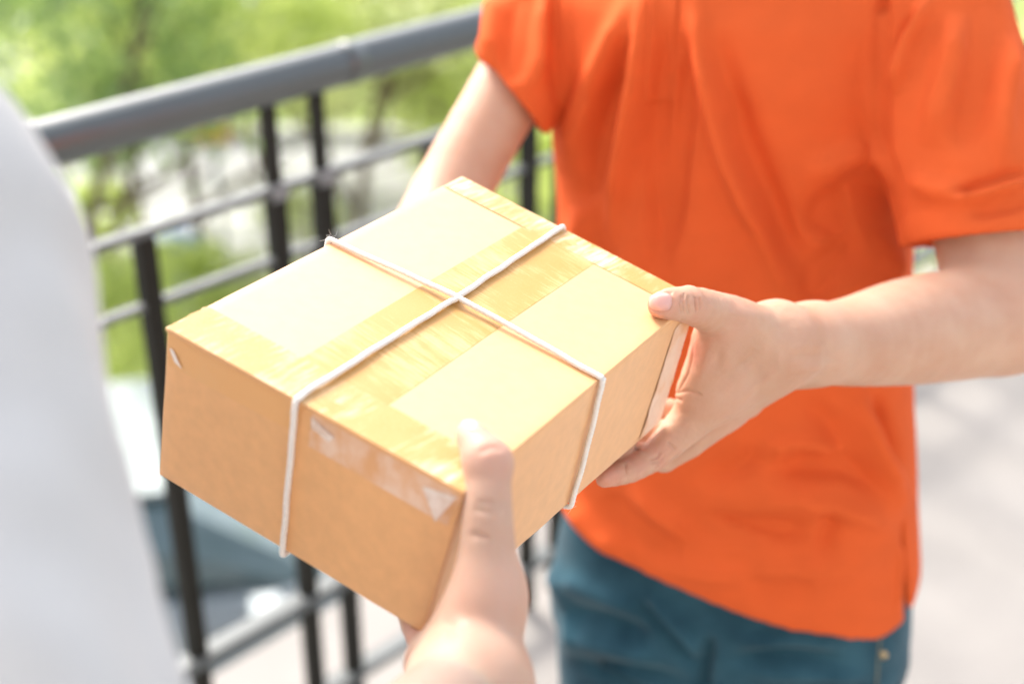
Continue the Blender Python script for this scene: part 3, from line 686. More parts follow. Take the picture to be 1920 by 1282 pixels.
# ---- polo shirt
SPROF = ([.78, .86, .925, 1.02, 1.10, 1.18, 1.25, 1.33, 1.38, 1.415, 1.45], [.193, .187, .180, .170, .166, .164, .166, .168, .160, .125, .075], [.137, .130, .124, .118, .116, .118, .122, .118, .105, .085, .065])
G = SDF((-.14, .86, .74), (.54, 1.52, 1.50), .0036)
trunk(G, mcen, e1, e2, SPROF, .76, 1.455, 0)
G.cone(mcen(1.385) - e1 * .13, mcen(1.385) + e1 * .13, .060, .060, .03)
elL = fore[0][0]; du = unit(elL - SHL); cuffL = SHL + du * .215
slvL = [(SHL - e1 * .02, .064), (SHL + du * .09, .067), (cuffL, .0665)]
SHc = SHL - e1 * .012
def open_cone(G, a, b_, ra, rb, k, nrm):
    """a sleeve: capsule cut off square at b_ along nrm"""
    a = np.array(a); b_ = np.array(b_); ab = b_ - a; L2 = ab @ ab
    def fn(X, Y, Z):
        x = X - a[0]; y = Y - a[1]; z = Z - a[2]; t = np.clip((x * ab[0] + y * ab[1] + z * ab[2]) / L2, 0, 1.2)
        d = np.sqrt((x - t * ab[0]) ** 2 + (y - t * ab[1]) ** 2 + (z - t * ab[2]) ** 2) - (ra + t * (rb - ra))
        pl = (X - b_[0]) * nrm[0] + (Y - b_[1]) * nrm[1] + (Z - b_[2]) * nrm[2]
        return np.maximum(d, pl)
    r = max(ra, rb) * 1.5; G.op(fn, np.minimum(a, b_) - r, np.maximum(a, b_) + r, k)
def rim(p1, p2, z, d, mix):
    """square cut of a sleeve whose rim the photo shows nearly edge on, from p1 to p2"""
    a = P(*p1, z); b_ = P(*p2, z); v = unit((a + b_) / 2 - np.array([0, 0, CAMZ])); n = unit(np.cross(b_ - a, v))
    if n @ d < 0: n = -n
    return (a + b_) / 2, unit(n * mix + d * (1 - mix))
rc, hn = rim((1745, 455), (1925, 440), 1.12, du, .8)
cuff_c = SHL + du * ((rc - SHL) @ hn / (du @ hn))
open_cone(G, SHL - e1 * .006 + UP * .004, cuff_c, .066, .066, .010, hn)
duR = unit(ELR - SHR); rcR, hR = rim((898, 112), (990, 230), 1.27, duR, .9)
cuffR = SHR + duR * ((rcR - SHR) @ hR / (duR @ hR))
open_cone(G, SHR + UP * .002, cuffR + e1 * .004, .052, .0465, .012, hR)
# hollow out the openings
G.cone(cuff_c - du * .045, cuff_c + du * .05, .0555, .0585, 0, None, 'sub'); G.cone(cuffR - duR * .004, cuffR + duR * .05, .0370, .0385, 0, None, 'sub')
G.cone(mcen(1.44) + e2 * .01, HC - UP * .04, .062, .070, .004, None, 'sub')
# hem: a tilted, slightly scooped cut
hemc = mcen(.84)
def hemcut(X, Y, Z):
    a = (X - hemc[0]) * e1[0] + (Y - hemc[1]) * e1[1]; b = (X - hemc[0]) * e2[0] + (Y - hemc[1]) * e2[1]
    return Z - (.888 - .02 * np.clip(b / .12, -1, 1) - .030 * np.clip(a / .17, -1.2, 1.2) - .005 * (a / .17) ** 2 - .010 * np.clip((a - .125) / .045, 0, 1) ** 1.2)
G.op(hemcut, (-.2, .7, .5), (.6, 1.6, 1.0), 0, 'sub')
def hemhollow(X, Y, Z):
    z = Z.ravel(); c = np.array([mcen(float(q)) for q in z]); A = (np.interp(z, *SPROF[:2]) - .010)[None, None, :]; B = (np.interp(z, SPROF[0], SPROF[2]) - .010)[None, None, :]
    x = X - c[:, 0][None, None, :]; y = Y - c[:, 1][None, None, :]; a = x * e1[0] + y * e1[1]; b = x * e2[0] + y * e2[1]
    return np.maximum(((np.abs(a / A) ** 2.4 + np.abs(b / B) ** 2.4) ** (1 / 2.4) - 1) * .12, Z - .97)
G.op(hemhollow, (-.2, .7, .5), (.6, 1.6, .97), 0, 'sub')
# side vent at his left hip
def vent(X, Y, Z):
    a = (X - hemc[0]) * e1[0] + (Y - hemc[1]) * e1[1]; b = (X - hemc[0]) * e2[0] + (Y - hemc[1]) * e2[1]
    return np.maximum(np.maximum(np.abs(b - .032) - (.0022 + .045 * np.clip(.945 - Z, 0, .2)), .12 - a), Z - .945)
G.op(vent, (-.2, .7, .5), (.6, 1.6, .96), 0, 'sub')
VS, FS = G.mesh(); VS = relax(VS, FS, 6)
NS = normals(VS, FS); pp, zz = to_px(VS)
front = np.clip((NS * (np.array([0, 0, CAMZ]) - VS)).sum(1) / np.linalg.norm(np.array([0, 0, CAMZ]) - VS, axis=1) * 3 + .35, 0, 1)
# folds: polylines in metres on the cloth are easiest to name by where the photo shows them; + ridge, - valley
FOLDS = [
 ([(1210, -40), (1140, 120), (1085, 240), (1066, 330)], 26, 5), ([(1222, -40), (1200, 150), (1168, 330), (1148, 470)], 17, 6.5), ([(1190, 60), (1130, 220), (1100, 400)], 20, -5),
 ([(1262, 20), (1240, 120), (1228, 300), (1245, 520)], 20, -5), ([(1298, -30), (1318, 120), (1366, 300), (1428, 430), (1480, 570)], 22, 6.5), ([(1285, 60), (1284, 180), (1268, 330), (1262, 470)], 16, -6),
 ([(1330, 60), (1392, 260), (1470, 440), (1560, 560)], 30, -4), ([(1180, 380), (1192, 560), (1230, 760)], 30, 3.5), ([(1100, 360), (1090, 470), (1110, 620)], 24, 4),
 ([(1655, -60), (1652, 120), (1654, 250), (1690, 385)], 9, -7), ([(1700, 400), (1600, 385), (1500, 430)], 36, -6), ([(1690, 300), (1610, 290), (1500, 340)], 26, 3), ([(1640, 430), (1560, 500), (1500, 590)], 30, -4), ([(1690, 450), (1660, 520), (1600, 600)], 18, 4),
 ([(1718, 20), (1690, 70), (1664, 140)], 7, -6), ([(1745, -10), (1700, 80), (1676, 180)], 13, 5), ([(1800, 20), (1776, 160), (1742, 280)], 26, 4), ([(1860, -20), (1830, 160), (1800, 300)], 24, -4), ([(1900, 60), (1876, 220), (1880, 320)], 20, 3.5),
 ([(1790, 382), (1850, 366), (1930, 340)], 9, 4), ([(1780, 366), (1850, 346), (1930, 318)], 8, -4), ([(1820, 402), (1880, 392), (1930, 380)], 7, -3.5), ([(1700, 330), (1760, 360), (1830, 370)], 22, 3),
 ([(1601, 730), (1640, 840), (1668, 900), (1694, 960)], 20, 7), ([(1640, 735), (1672, 830), (1690, 880)], 12, -5), ([(1430, 900), (1500, 872), (1590, 878), (1690, 930)], 24, -6.5), ([(1400, 850), (1500, 830), (1600, 850)], 20, 4),
 ([(1420, 950), (1500, 935), (1600, 960), (1680, 990)], 20, 5), ([(1270, 985), (1400, 992), (1550, 1000)], 22, -6), ([(1552, 940), (1558, 990), (1540, 1040)], 16, -4), ([(1200, 1060), (1330, 1080), (1500, 1070), (1650, 1060)], 22, 4), ([(1360, 1040), (1440, 1100), (1530, 1100)], 26, -3.5),
 ([(1060, 930), (1120, 1000), (1180, 1050)], 20, 5), ([(1130, 930), (1200, 1000), (1280, 1040)], 18, -5), ([(1180, 905), (1230, 960), (1300, 1010)], 18, 4.5), ([(1300, 900), (1380, 880), (1460, 830)], 26, -4), ([(1500, 740), (1560, 800), (1600, 880)], 24, -3.5), ([(1690, 1010), (1686, 1080), (1684, 1160)], 6, 2),
 ([(940, -20), (925, 60), (915, 130)], 18, 4), ([(985, -20), (975, 80), (960, 160)], 20, -4), ([(1020, -10), (1010, 90), (1000, 170)], 16, 4), ([(1044, -30), (1040, 80), (1046, 200)], 8, -5)]
disp = np.zeros(len(VS))
for ln, w, a in FOLDS:
    d, s_, t_ = poly_dist(pp, ln); disp += (3.8 if ln[0][1] < 600 else 2.6) * a * .001 * np.exp(-(d / (w * 1.0)) ** 2) * np.clip(t_ * 3.5, 0.0, 1) * np.clip((1 - t_) * 3.5, 0, 1)
# stitched seams: hem, cuff, placket bottom
hz = VS[:, 2] - (.888 - .02 * np.clip(((VS - hemc) @ e2) / .12, -1, 1) - .030 * np.clip(((VS - hemc) @ e1) / .17, -1.2, 1.2) - .005 * (((VS - hemc) @ e1) / .17) ** 2 - .010 * np.clip((((VS - hemc) @ e1) - .125) / .045, 0, 1) ** 1.2)
disp -= .0008 * np.exp(-((hz - .026) / .0035) ** 2)
cd = (cuff_c - VS) @ hn; rad = np.linalg.norm((VS - cuff_c) - ((VS - cuff_c) @ du)[:, None] * du, axis=1)
disp -= .0012 * np.exp(-((cd - .026) / .0035) ** 2) * (rad < .09)
lowf = np.array([mno.noise(Vector(v * 9)) + .6 * mno.noise(Vector(v * 21 + 5)) for v in VS])
disp += .0022 * lowf; disp = np.where((cd < .06) & (rad < .1) | (hz < .09), np.maximum(disp, -.004), disp)
def seg_d(V, a, b):
    ab = b - a; t = np.clip(((V - a) @ ab) / (ab @ ab), 0, 1); return np.linalg.norm(V - a - t[:, None] * ab, axis=1)
on_sleeve = np.minimum(seg_d(VS, SHL + du * .06, cuff_c), seg_d(VS, SHR + duR * .03, cuffR)) < .085
disp = np.where(on_sleeve, np.clip(disp, -.0045, .012), np.maximum(disp, -.012))
VS = VS + NS * (disp * np.where(np.abs(hz) < .006, .6, 1) * front)[:, None]
VS = relax(VS, FS, 1, .4)
wh = np.exp(-(hz / .010) ** 2)[:, None]; VS = VS * (1 - wh) + relax(VS, FS, 14) * wh
shirt = mesh_obj('polo_shirt', VS, FS, M['shirt'], man)
bvh = BVHTree.FromPolygons([Vector(v) for v in VS], FS.tolist())
def cloth_patch(name, corners, n, lift, thick, m, parent, tree):
    """a sewn-on strip of cloth laid over the garment, with thickness"""
    a, b_, c, d = [np.array(q, float) for q in corners]; V = []; ok = True
    for L in (lift, lift - thick):
        for i in range(n[0] + 1):
            for j in range(n[1] + 1):
                u = i / n[0]; w = j / n[1]; q = a * (1 - u) * (1 - w) + b_ * u * (1 - w) + c * u * w + d * (1 - u) * w
                p = on_surface(q[0], q[1], tree, L); V.append(p if p is not None else (V[-1] if V else np.array(P(q[0], q[1], 1.2))))
    N_ = (n[0] + 1) * (n[1] + 1); Fc = []
    for i in range(n[0]):
        for j in range(n[1]):
            k = i * (n[1] + 1) + j; Fc.append((k, k + n[1] + 1, k + n[1] + 2, k + 1)); Fc.append((N_ + k, N_ + k + 1, N_ + k + n[1] + 2, N_ + k + n[1] + 1))
    for i in range(n[0]):
        for j in (0, n[1]): k = i * (n[1] + 1) + j; Fc.append((k, k + N_, k + N_ + n[1] + 1, k + n[1] + 1))
    for j in range(n[1]):
        for i in (0, n[0]): k = i * (n[1] + 1) + j; Fc.append((k, k + N_, k + N_ + 1, k + 1))
    o = mesh_obj(name, V, Fc, m, parent)
    bm = bmesh.new(); bm.from_mesh(o.data); bmesh.ops.recalc_face_normals(bm, faces=bm.faces); bm.to_mesh(o.data); bm.free()
    return o
cloth_patch('placket', [(1222, -60), (1206, 192), (1262, 192), (1275, -60)], (40, 8), .0018, .003, M['shirt'], shirt, bvh)
cc = mcen(1.44) + e2 * .006
b = MB()
for i in range(29):
    a = 2 * math.pi * i / 28; rr = .066; p0 = cc + (e1 * math.sin(a) + e2 * math.cos(a)) * rr
    for dz, dr in ((.012, 0), (.036, -.002), (.034, .004), (-.004, .022)): b.v.append(tuple(p0 + UP * dz + (e1 * math.sin(a) + e2 * math.cos(a)) * dr))
b.f = [(i * 4 + j, i * 4 + j + 1, i * 4 + j + 5, i * 4 + j + 4) for i in range(28) for j in range(3)]
b.build('collar', M['shirt'], shirt, True)
for y in (-36,):
    p = on_surface(1236, y, bvh, .003)
    if p is not None:
        b = MB(); b.tube([p - e2 * 0, p + e2 * .002], .0055, 20); b.build('button', M['button'], shirt, True)
# ---- jeans
G = SDF((-.06, .92, -.005), (.50, 1.44, .97), .0045)
trunk(G, mcen, e1, e2, ([.66, .74, .82, .90, .96], [.184, .186, .180, .165, .150], [.108, .118, .118, .108, .100]), .735, .955, 0)
for sg, kx, fx_ in ((1, .018, .012), (-1, -.012, -.004)):
    h = mcen(.8) + e1 * sg * .088; h[2] = .74; kn = mcen(.45) + e1 * (sg * .098 + kx * .5) + e2 * .02; kn[2] = .47; an = mcen(.1) + e1 * (sg * .105 + kx) - e2 * .01; an[2] = .07
    G.chain([(h, .096), (h * .72 + kn * .28 + e1 * sg * .004, .082), (h * .5 + kn * .5, .076), (kn, .066), (kn * .5 + an * .5, .060), (an, .054)], .012)
VJ, FJ = G.mesh(); VJ = relax(VJ, FJ, 2); NJ = normals(VJ, FJ); pj, zj = to_px(VJ)
frj = ((np.array([0, 0, CAMZ]) - VJ) * NJ).sum(1) > 0
JF = [([(1195, 1120), (1240, 1180), (1310, 1250)], 10, -5), ([(1215, 1110), (1262, 1165), (1330, 1240)], 12, 4), ([(1330, 1190), (1322, 1250), (1318, 1320)], 12, -6), ([(1030, 1080), (1120, 1110), (1210, 1150)], 18, 4), ([(1040, 1140), (1130, 1160), (1230, 1200)], 16, -5), ([(1050, 1190), (1150, 1215), (1250, 1240)], 16, 4), ([(1060, 1240), (1160, 1255), (1290, 1275)], 14, -4), ([(1360, 1240), (1460, 1225), (1580, 1240)], 14, -4), ([(1380, 1205), (1480, 1195), (1600, 1205)], 14, 4), ([(1400, 1265), (1500, 1260), (1640, 1270)], 12, 4), ([(1030, 1040), (1060, 1140), (1080, 1240)], 12, 3)]
dj = np.zeros(len(VJ))
for ln, w, a in JF:
    d, s_, t_ = poly_dist(pj, ln); dj += 2.4 * a * .001 * np.exp(-(d / w) ** 2) * np.clip(t_ * 4, 0, 1) * np.clip((1 - t_) * 4, 0, 1)
dj = dj * frj + .0022 * np.array([mno.noise(Vector((v[0] * 14, v[1] * 14, v[2] * 34))) for v in VJ])
VJ = VJ + NJ * dj[:, None]
jeans = mesh_obj('jeans', VJ, FJ, M['jeans'], man)
bj = BVHTree.FromPolygons([Vector(v) for v in VJ], FJ.tolist())
def surf_tube(name, line, r, m, parent, tree, lift=.0004, seg=14):
    pts = []
    for a, b_ in zip(line[:-1], line[1:]):
        for k in range(seg):
            p = on_surface(a[0] + (b_[0] - a[0]) * k / seg, a[1] + (b_[1] - a[1]) * k / seg, tree, lift)
            if p is not None: pts.append(p)
    if len(pts) > 2: b = MB(); b.tube(pts, r, 6); return b.build(name, m, parent, True)
surf_tube('seam', [(1655, 1130), (1648, 1210), (1640, 1330)], .0013, M['seam'], jeans, bj)
p = on_surface(1654, 1226, bj, .0008)
if p is not None: b = MB(); b.tube([p - e2 * .001, p + e2 * .0012], .0045, 16); b.build('rivet', M['rivet'], jeans, True)
for sg, kx in ((1, .018), (-1, -.012)):
    c = mcen(0) + e1 * (sg * .105 + kx); c[2] = 0; ground_line('shoe', man, c + e2 * .02, e2, M['shoe'], M['sole'])

# ------------------------------------------------------------------ customer, seen over the right shoulder
CF = unit([.60, .80, 0]); CR = np.array([CF[1], -CF[0], 0])
cust = empty('person', (-.36, .46, 0), 'customer in white shirt at left edge gripping near corner of the parcel', 'person')
cSH = P(-272, 405, .475); CC = cSH - CR * .185
def ccen(z): return np.array([CC[0], CC[1], z]) + CF * np.interp(z, [0, .9, 1.3, 1.55], [-.02, .0, .01, 0])
cEL = P(185, 2000, .43); cW = px((880, 1290, .672, 101))
G = SDF((-.27, .28, 1.06), (.06, .70, 1.60), .0026)
G.chain(smooth([(cSH, .05), (cSH * .5 + cEL * .5, .046), (cEL, .040)]), .02)
cF1 = cEL * .80 + cW[0] * .20; G.chain([(cEL, .040), (cF1, .0415), (cEL * .35 + cW[0] * .65, .0285), (cW[0], .0255)], .02)
V1, F1 = G.mesh(); V1 = relax(V1, F1, 3)
G = SDF((-.135, .435, 1.195), (.055, .70, 1.445), .0016)
G.chain([(cEL * .35 + cW[0] * .65, .0285), cW], .014, None)
w3 = px((888, 1240, .682, 92)); tM = px((915, 1120, .688, 66)); tm2 = px((914, 1040, .688, 54)); tI2 = px((915, 945, .689, 45)); tI = px((915, 866, .694, 40)); tI3 = px((896, 834, .700, 35)); tT = px((880, 812, .708, 27))
G.chain(smooth([cW, w3, tM, tm2, tI2, tI], 4), .012); G.chain(smooth([tI, tI3, tT], 4), .006)
G.ell(tI[0], (UP, np.array([1, 0, 0]), np.array([0, 1, 0])), (.0100, .0112, .0105), .005)
cI = px((816, 1240, .712, 50)); cM_ = px((835, 1260, .735, 58)); cR_ = px((850, 1290, .755, 56)); cP_ = px((870, 1310, .765, 50))
for q in (cI, cM_, cR_, cP_): G.chain([cW, (q[0], q[1] * .9)], .010)
G.chain([tM, cI], .012)
def under(s, t, r, dh=0): return (BXM(s, t, BH + r + .0006 + dh), r)
for q, pth in ((cI, [px((788, 1200, .742, 25)), under(.011, .014, .0078, .003), under(.024, .022, .0072)]), (cM_, [under(.004, .030, .0090, .010), under(.024, .044, .0084, .002), under(.040, .050, .0076)]),
               (cR_, [under(.004, .055, .0088, .012), under(.024, .066, .0082, .002), under(.038, .070, .0074)]), (cP_, [under(.004, .068, .0085, .014), under(.028, .078, .0078, .002), under(.044, .082, .0070)])):
    G.chain([(q[0], q[1] * .6)] + pth, .005)
V2, F2 = G.mesh(); V2 = relax(V2, F2, 3)
N2 = normals(V2, F2); p2, _ = to_px(V2)
V2 = skin_lines(V2, N2, p2, [([(885, 952), (915, 960), (948, 950)], 6), ([(890, 940), (918, 944), (950, 938)], 5), ([(895, 850), (920, 838), (945, 842)], 5), ([(878, 1000), (920, 1008)], 6), ([(828, 1160), (846, 1172), (852, 1200)], 8)], .0009)
cHC = ccen(1.6) + CF * .03; cHC[2] = cSH[2] + .27
G = SDF((CC[0] - .28, CC[1] - .28, .80), (CC[0] + .28, CC[1] + .30, cHC[2] + .14), .007)
zs = cSH[2]
trunk(G, ccen, CR, CF, ([.8, 1.0, 1.2, zs - .08, zs, zs + .05, zs + .09], [.15, .14, .14, .15, .14, .08, .055], [.1, .095, .095, .1, .085, .06, .05]), .84, zs + .08, .02)
G.cone(cSH, CC - CR * .185, .05, .05, .03); G.cone(ccen(1.5) * [1, 1, 0] + [0, 0, zs], cHC - UP * .07, .056, .052, .03); head_sdf(G, cHC, CF)
V3, F3 = G.mesh()
cLE = CC - CR * .24 + CF * .03; cLE = np.array([*cLE[:2], zs - .28]); cLW = CC - CR * .23 + CF * .20; cLW = np.array([*cLW[:2], zs - .44])
G = SDF((CC[0] - .42, CC[1] - .1, .95), (CC[0] + .0, CC[1] + .55, zs + .1), .004)
cSL = CC - CR * .185; G.chain([(cSL, .05), (cLE, .04), (cLW, .027), (cLW + CF * .045 - UP * .01, .030)], .02)
for i in range(4): a = cLW + CF * .07 + UP * (.028 - .019 * i); G.chain([(cLW + CF * .03, .014), (a, .0105), (a + CF * .035 + CR * .012, .009), (a + CF * .045 + CR * .034, .0075)], .005)
G.chain([(cLW, .016), (cLW + CF * .05 + UP * .045 + CR * .02, .010), (cLW + CF * .08 + UP * .05 + CR * .03, .008)], .006)
V4, F4 = G.mesh()
cb_ = mesh_obj('body', *join([(V1, F1), (V2, F2), (V3, F3), (V4, F4)]), M['skin_cust'], cust)
flush(cb_, [(tI[0], .012), (tT[0], .010), (tM[0], .016), (cI[0], .016), (P(790, 1195, .742), .014)])
face_parts(cHC, CF, cust)
nail_plate(880, 792, 22, 13, math.radians(38), V2, F2, .0008, cust, M['nail_c'])
G = SDF((CC[0] - .44, CC[1] - .30, .74), (CC[0] + .40, CC[1] + .42, zs + .14), .0055)
trunk(G, ccen, CR, CF, ([.76, .9, 1.1, 1.3, zs - .08, zs, zs + .04, zs + .07], [.19, .18, .172, .178, .182, .165, .12, .075], [.135, .13, .125, .125, .125, .11, .085, .065]), .78, zs + .075, .0)
G.cone(cSH - UP * .012, CC - CR * .185 - UP * .012, .06, .06, .03)
G.chain([(cSH - CR * .005, .0635), (cSH * .5 + cEL * .5, .0625), (cEL, .060)], .02); c_ = unit(cF1 - cEL); open_cone(G, cEL, cF1, .060, .052, .012, c_)
G.chain([(cSL, .062), (cLE, .052)], .012); open_cone(G, cLE, cLE * .3 + cLW * .7, .052, .042, .01, unit(cLW - cLE))
G.cone(cF1 - c_ * .03, cF1 + c_ * .05, .0455, .047, 0, None, 'sub')
G.cone(np.array([*CC[:2], zs + .06]), cHC - UP * .03, .060, .066, 0, None, 'sub')
V5, F5 = G.mesh(); V5 = relax(V5, F5, 2); N5 = normals(V5, F5)
V5 = V5 + N5 * (.0100 * np.array([mno.noise(Vector((v[0] * 16, v[1] * 16, v[2] * 7 + v[0] * 10))) + .4 * mno.noise(Vector(v * 30)) for v in V5]))[:, None]
cs_ = mesh_obj('white_shirt', V5, F5, M['white'], cust)
G = SDF((CC[0] - .28, CC[1] - .26, -.005), (CC[0] + .30, CC[1] + .28, 1.0), .007)
trunk(G, ccen, CR, CF, ([.7, .85, .98], [.17, .165, .155], [.115, .115, .105]), .76, .98)
for sg in (1, -1):
    h = ccen(.8) + CR * sg * .09; h[2] = .80; an = ccen(.1) + CR * sg * .11; an[2] = .08; G.chain([(h, .092), (h * .5 + an * .5, .068), (an, .058)], .012)
    c = ccen(0) + CR * sg * .11; c[2] = 0; ground_line('shoe', cust, c + CF * .02, CF, M['shoe'], M['sole'])
V6, F6 = G.mesh(); mesh_obj('trousers', V6, F6, M['trouser'], cust)

# ================================================================== BEYOND THE RAILING
def crown_mesh(name, n, rad, leaf, m, seed, clumps=26, flatten=.8, hollow=.35):
    r = np.random.default_rng(seed)
    cc = r.normal(size=(clumps, 3)); cc /= np.linalg.norm(cc, axis=1)[:, None]; cc *= (rad * (hollow + (1 - hollow) * r.random(clumps) ** .5) * .82)[:, None]; cc[:, 2] *= flatten
    ci = r.integers(0, clumps, n); c = cc[ci] + r.normal(size=(n, 3)) * (rad * .13)
    a = r.normal(size=(n, 3)); a /= np.linalg.norm(a, axis=1)[:, None]; b = r.normal(size=(n, 3)); b -= a * (a * b).sum(1)[:, None]; b /= np.linalg.norm(b, axis=1)[:, None]
    L = leaf * (.6 + .8 * r.random(n))[:, None]; nn = np.cross(a, b)
    V = np.stack([c - a * L * .5, c + b * L * .24 + nn * L * .06, c + a * L * .55, c - b * L * .24 + nn * L * .06], 1).reshape(-1, 3)
    me = bpy.data.meshes.new(name); me.from_pydata(V.tolist(), [], np.arange(4 * n).reshape(-1, 4).tolist()); me.materials.append(m); me.update()
    return me
CR = {}
for i, (k, m) in enumerate((('fresh', 'leaf'), ('dark', 'leaf2'), ('pale', 'leaf3'))): CR[k] = crown_mesh('crown_' + k, 2200, 1.6, .16, M[m], 11 + i)
def limb(b, p, d, L, r, depth, rr):
    pts = [p]; q = np.array(p, float); d = np.array(d, float)
    for i in range(5):
        d = unit(d + rr.normal(size=3) * .13 + [0, 0, .04]); q = q + d * L / 5; pts.append(q)
    b.tube(pts, [r * (1 - .11 * i) for i in range(6)], 8)
    if depth:
        for k in range(3):
            d2 = unit(d + rr.normal(size=3) * .75); limb(b, pts[2 + k], d2, L * .62, r * .5, depth - 1, rr)
def tree(x, y, base, h, kind, sc, label, group='trees beyond the railing', lean=(0, 0), name='broadleaf_tree', seed=0):
    o = empty(name, (x, y, base), label, 'tree', group); rr = np.random.default_rng(seed); b = MB()
    limb(b, (0, 0, -.05), (lean[0], lean[1], 1), h, .03 + .012 * h, 2, rr)
    b.build('trunk', M['bark'], o, True, world=False)
    c = bpy.data.objects.new('crown', CR[kind]); COL.objects.link(c); c.parent = o; c.location = (lean[0] * h, lean[1] * h, h * .98); c.scale = (sc, sc, sc * .95); c.rotation_euler = (0, 0, seed * 1.3)
    return o
TL = 'blurred leafy tree in the green mass beyond the street'
def at(px_, py_, f): # ground-plan x at forward distance f for a picture column, and height there
    d = P(px_, py_, 1.) - np.array([0, 0, CAMZ]); k = f / d[1]; return d[0] * k, f, CAMZ + d[2] * k
for i, (ix, iy, f, kind, sc, lb) in enumerate([
    (40, 20, 9.0, 'dark', .85, 'dark green tree at the upper left corner with a leaning bare trunk'), (330, -20, 10.0, 'fresh', .85, 'bright green tree directly above the left half of the handrail'),
    (230, 60, 11.8, 'fresh', .75, 'small green tree just over the left end of the handrail'), (620, -40, 10.8, 'pale', .8, 'pale yellowish tree at the top middle above the handrail'), (820, 0, 12.2, 'pale', .8, 'lightest tree at the top, beside the man\'s orange sleeve'),
    (640, 90, 12.6, 'pale', .62, 'small bright tree seen between handrail and upper rail'), (830, 120, 13.2, 'pale', .68, 'small tree seen under the handrail beside the man\'s arm'), (470, 90, 13.4, 'dark', .55, 'small dark tree behind the paired uprights'),
    (1040, 180, 12.5, 'fresh', 1.1, 'green tree in the gap under the man\'s right sleeve'), (1740, 450, 6.8, 'fresh', 1.0, 'green tree showing in the gap between shirt and left elbow')]):
    x, y, z = at(ix, iy, f); h = max(1.2, z - STREET); tree(x, y, STREET, h, kind, sc, lb, seed=i + 3, lean=(.05 * math.sin(i * 2.), .04) if i else (.16, 0))
for i in range(18):
    f = 15.5 + 2.2 * (i % 4) + (i * 37 % 10) * .12; x = -11 + (i * 1.35) + .5 * math.sin(i * 5.1)
    tree(x, f, STREET, 1.3 + (i * 53 % 7) * .18, ('fresh', 'dark', 'pale', 'fresh')[i % 4], .75 + .1 * (i % 3), TL, 'trees in the park strip', seed=40 + i)
# shrubs on the near side of the street
SH = [crown_mesh('shrub_a', 3000, .75, .085, M['leaf'], 31, 18, .7), crown_mesh('shrub_b', 3000, .75, .085, M['leaf3'], 32, 18, .7)]
def shrub(px_, py_, f, sc, k, lb):
    x, y, z = at(px_, py_, f); o = empty('shrub', (x, y, STREET), lb, 'shrub', 'shrubs by the parking area')
    c = bpy.data.objects.new('foliage', SH[k]); COL.objects.link(c); c.parent = o; c.location = (0, 0, max(.45, z - STREET)); c.scale = (sc,) * 3
    b = MB(); [b.tube([(0, 0, -.03), (.1 * math.sin(a), .1 * math.cos(a), .3), (.3 * math.sin(a), .3 * math.cos(a), max(.5, z - STREET))], [.03, .022, .012], 6) for a in (0, 1.6, 3.1, 4.6)]
    tag(b.build('stem', M['bark'], o, True, world=False), kind='stuff')
for a in [(190, 400, 9.9, .5, 0, 'yellow-green shrub just under the left end of the handrail'), (340, 560, 8.5, .8, 0, 'round green shrub between the single bar and the paired bars'), (480, 540, 8.7, .6, 1, 'pale shrub touching the left of the paired bars'),
          (245, 600, 8.0, .8, 0, 'green shrub between the white sleeve and the leftmost bar'), (255, 780, 7.2, .62, 0, 'lower green shrub beside the white sleeve, behind the leftmost bar'), (570, 400, 9.6, .45, 1, 'little yellowish shrub framed by the paired bars'), (990, 330, 8.2, .7, 0, 'green shrub behind the man\'s right forearm')]: shrub(*a)
# grass tufts on the near edge of the lawn
r = np.random.default_rng(5); n = 9000; c = np.stack([r.uniform(-12, 6, n), r.uniform(14.5, 22, n), np.full(n, STREET - .02)], 1); d = r.normal(size=(n, 3)) * [.05, .05, 0] + [0, 0, .13]; w = r.normal(size=(n, 3)) * [.02, .02, 0]
Vg = np.stack([c - w, c + w, c + d], 1).reshape(-1, 3); tag(mesh_obj('grass', Vg, np.arange(3 * n).reshape(-1, 3), M['grassblade']), kind='stuff')

# ---- cars
def loft_body(sections, name, m, parent):
    """sections: (x, half width at sill, half width at shoulder, z bottom, z shoulder, z top, half width top)"""
    V = []; Fc = []; k = 10
    for x, w0, w1, zb, zs, zt, wt in sections:
        ring = [(-w0 * .92, zb), (-w0, zb + .12), (-w1, (zb + zs) / 2), (-w1, zs), (-wt, zt), (wt, zt), (w1, zs), (w1, (zb + zs) / 2), (w0, zb + .12), (w0 * .92, zb)]
        V += [(x, yy, zz_) for yy, zz_ in ring]
    for i in range(len(sections) - 1):
        for j in range(k): a = i * k + j; b_ = i * k + (j + 1) % k; Fc.append((a, b_, b_ + k, a + k))
    Fc += [tuple(range(k)), tuple(range((len(sections) - 1) * k, len(sections) * k))[::-1]]
    o = mesh_obj(name, V, Fc, m, parent, False, world=False)
    bm = bmesh.new(); bm.from_mesh(o.data); bmesh.ops.recalc_face_normals(bm, faces=bm.faces); bm.to_mesh(o.data); bm.free()
    mm = o.modifiers.new('bevel', 'BEVEL'); mm.width = .05; mm.segments = 3; mm.limit_method = 'ANGLE'; mm.angle_limit = math.radians(20)
    return o
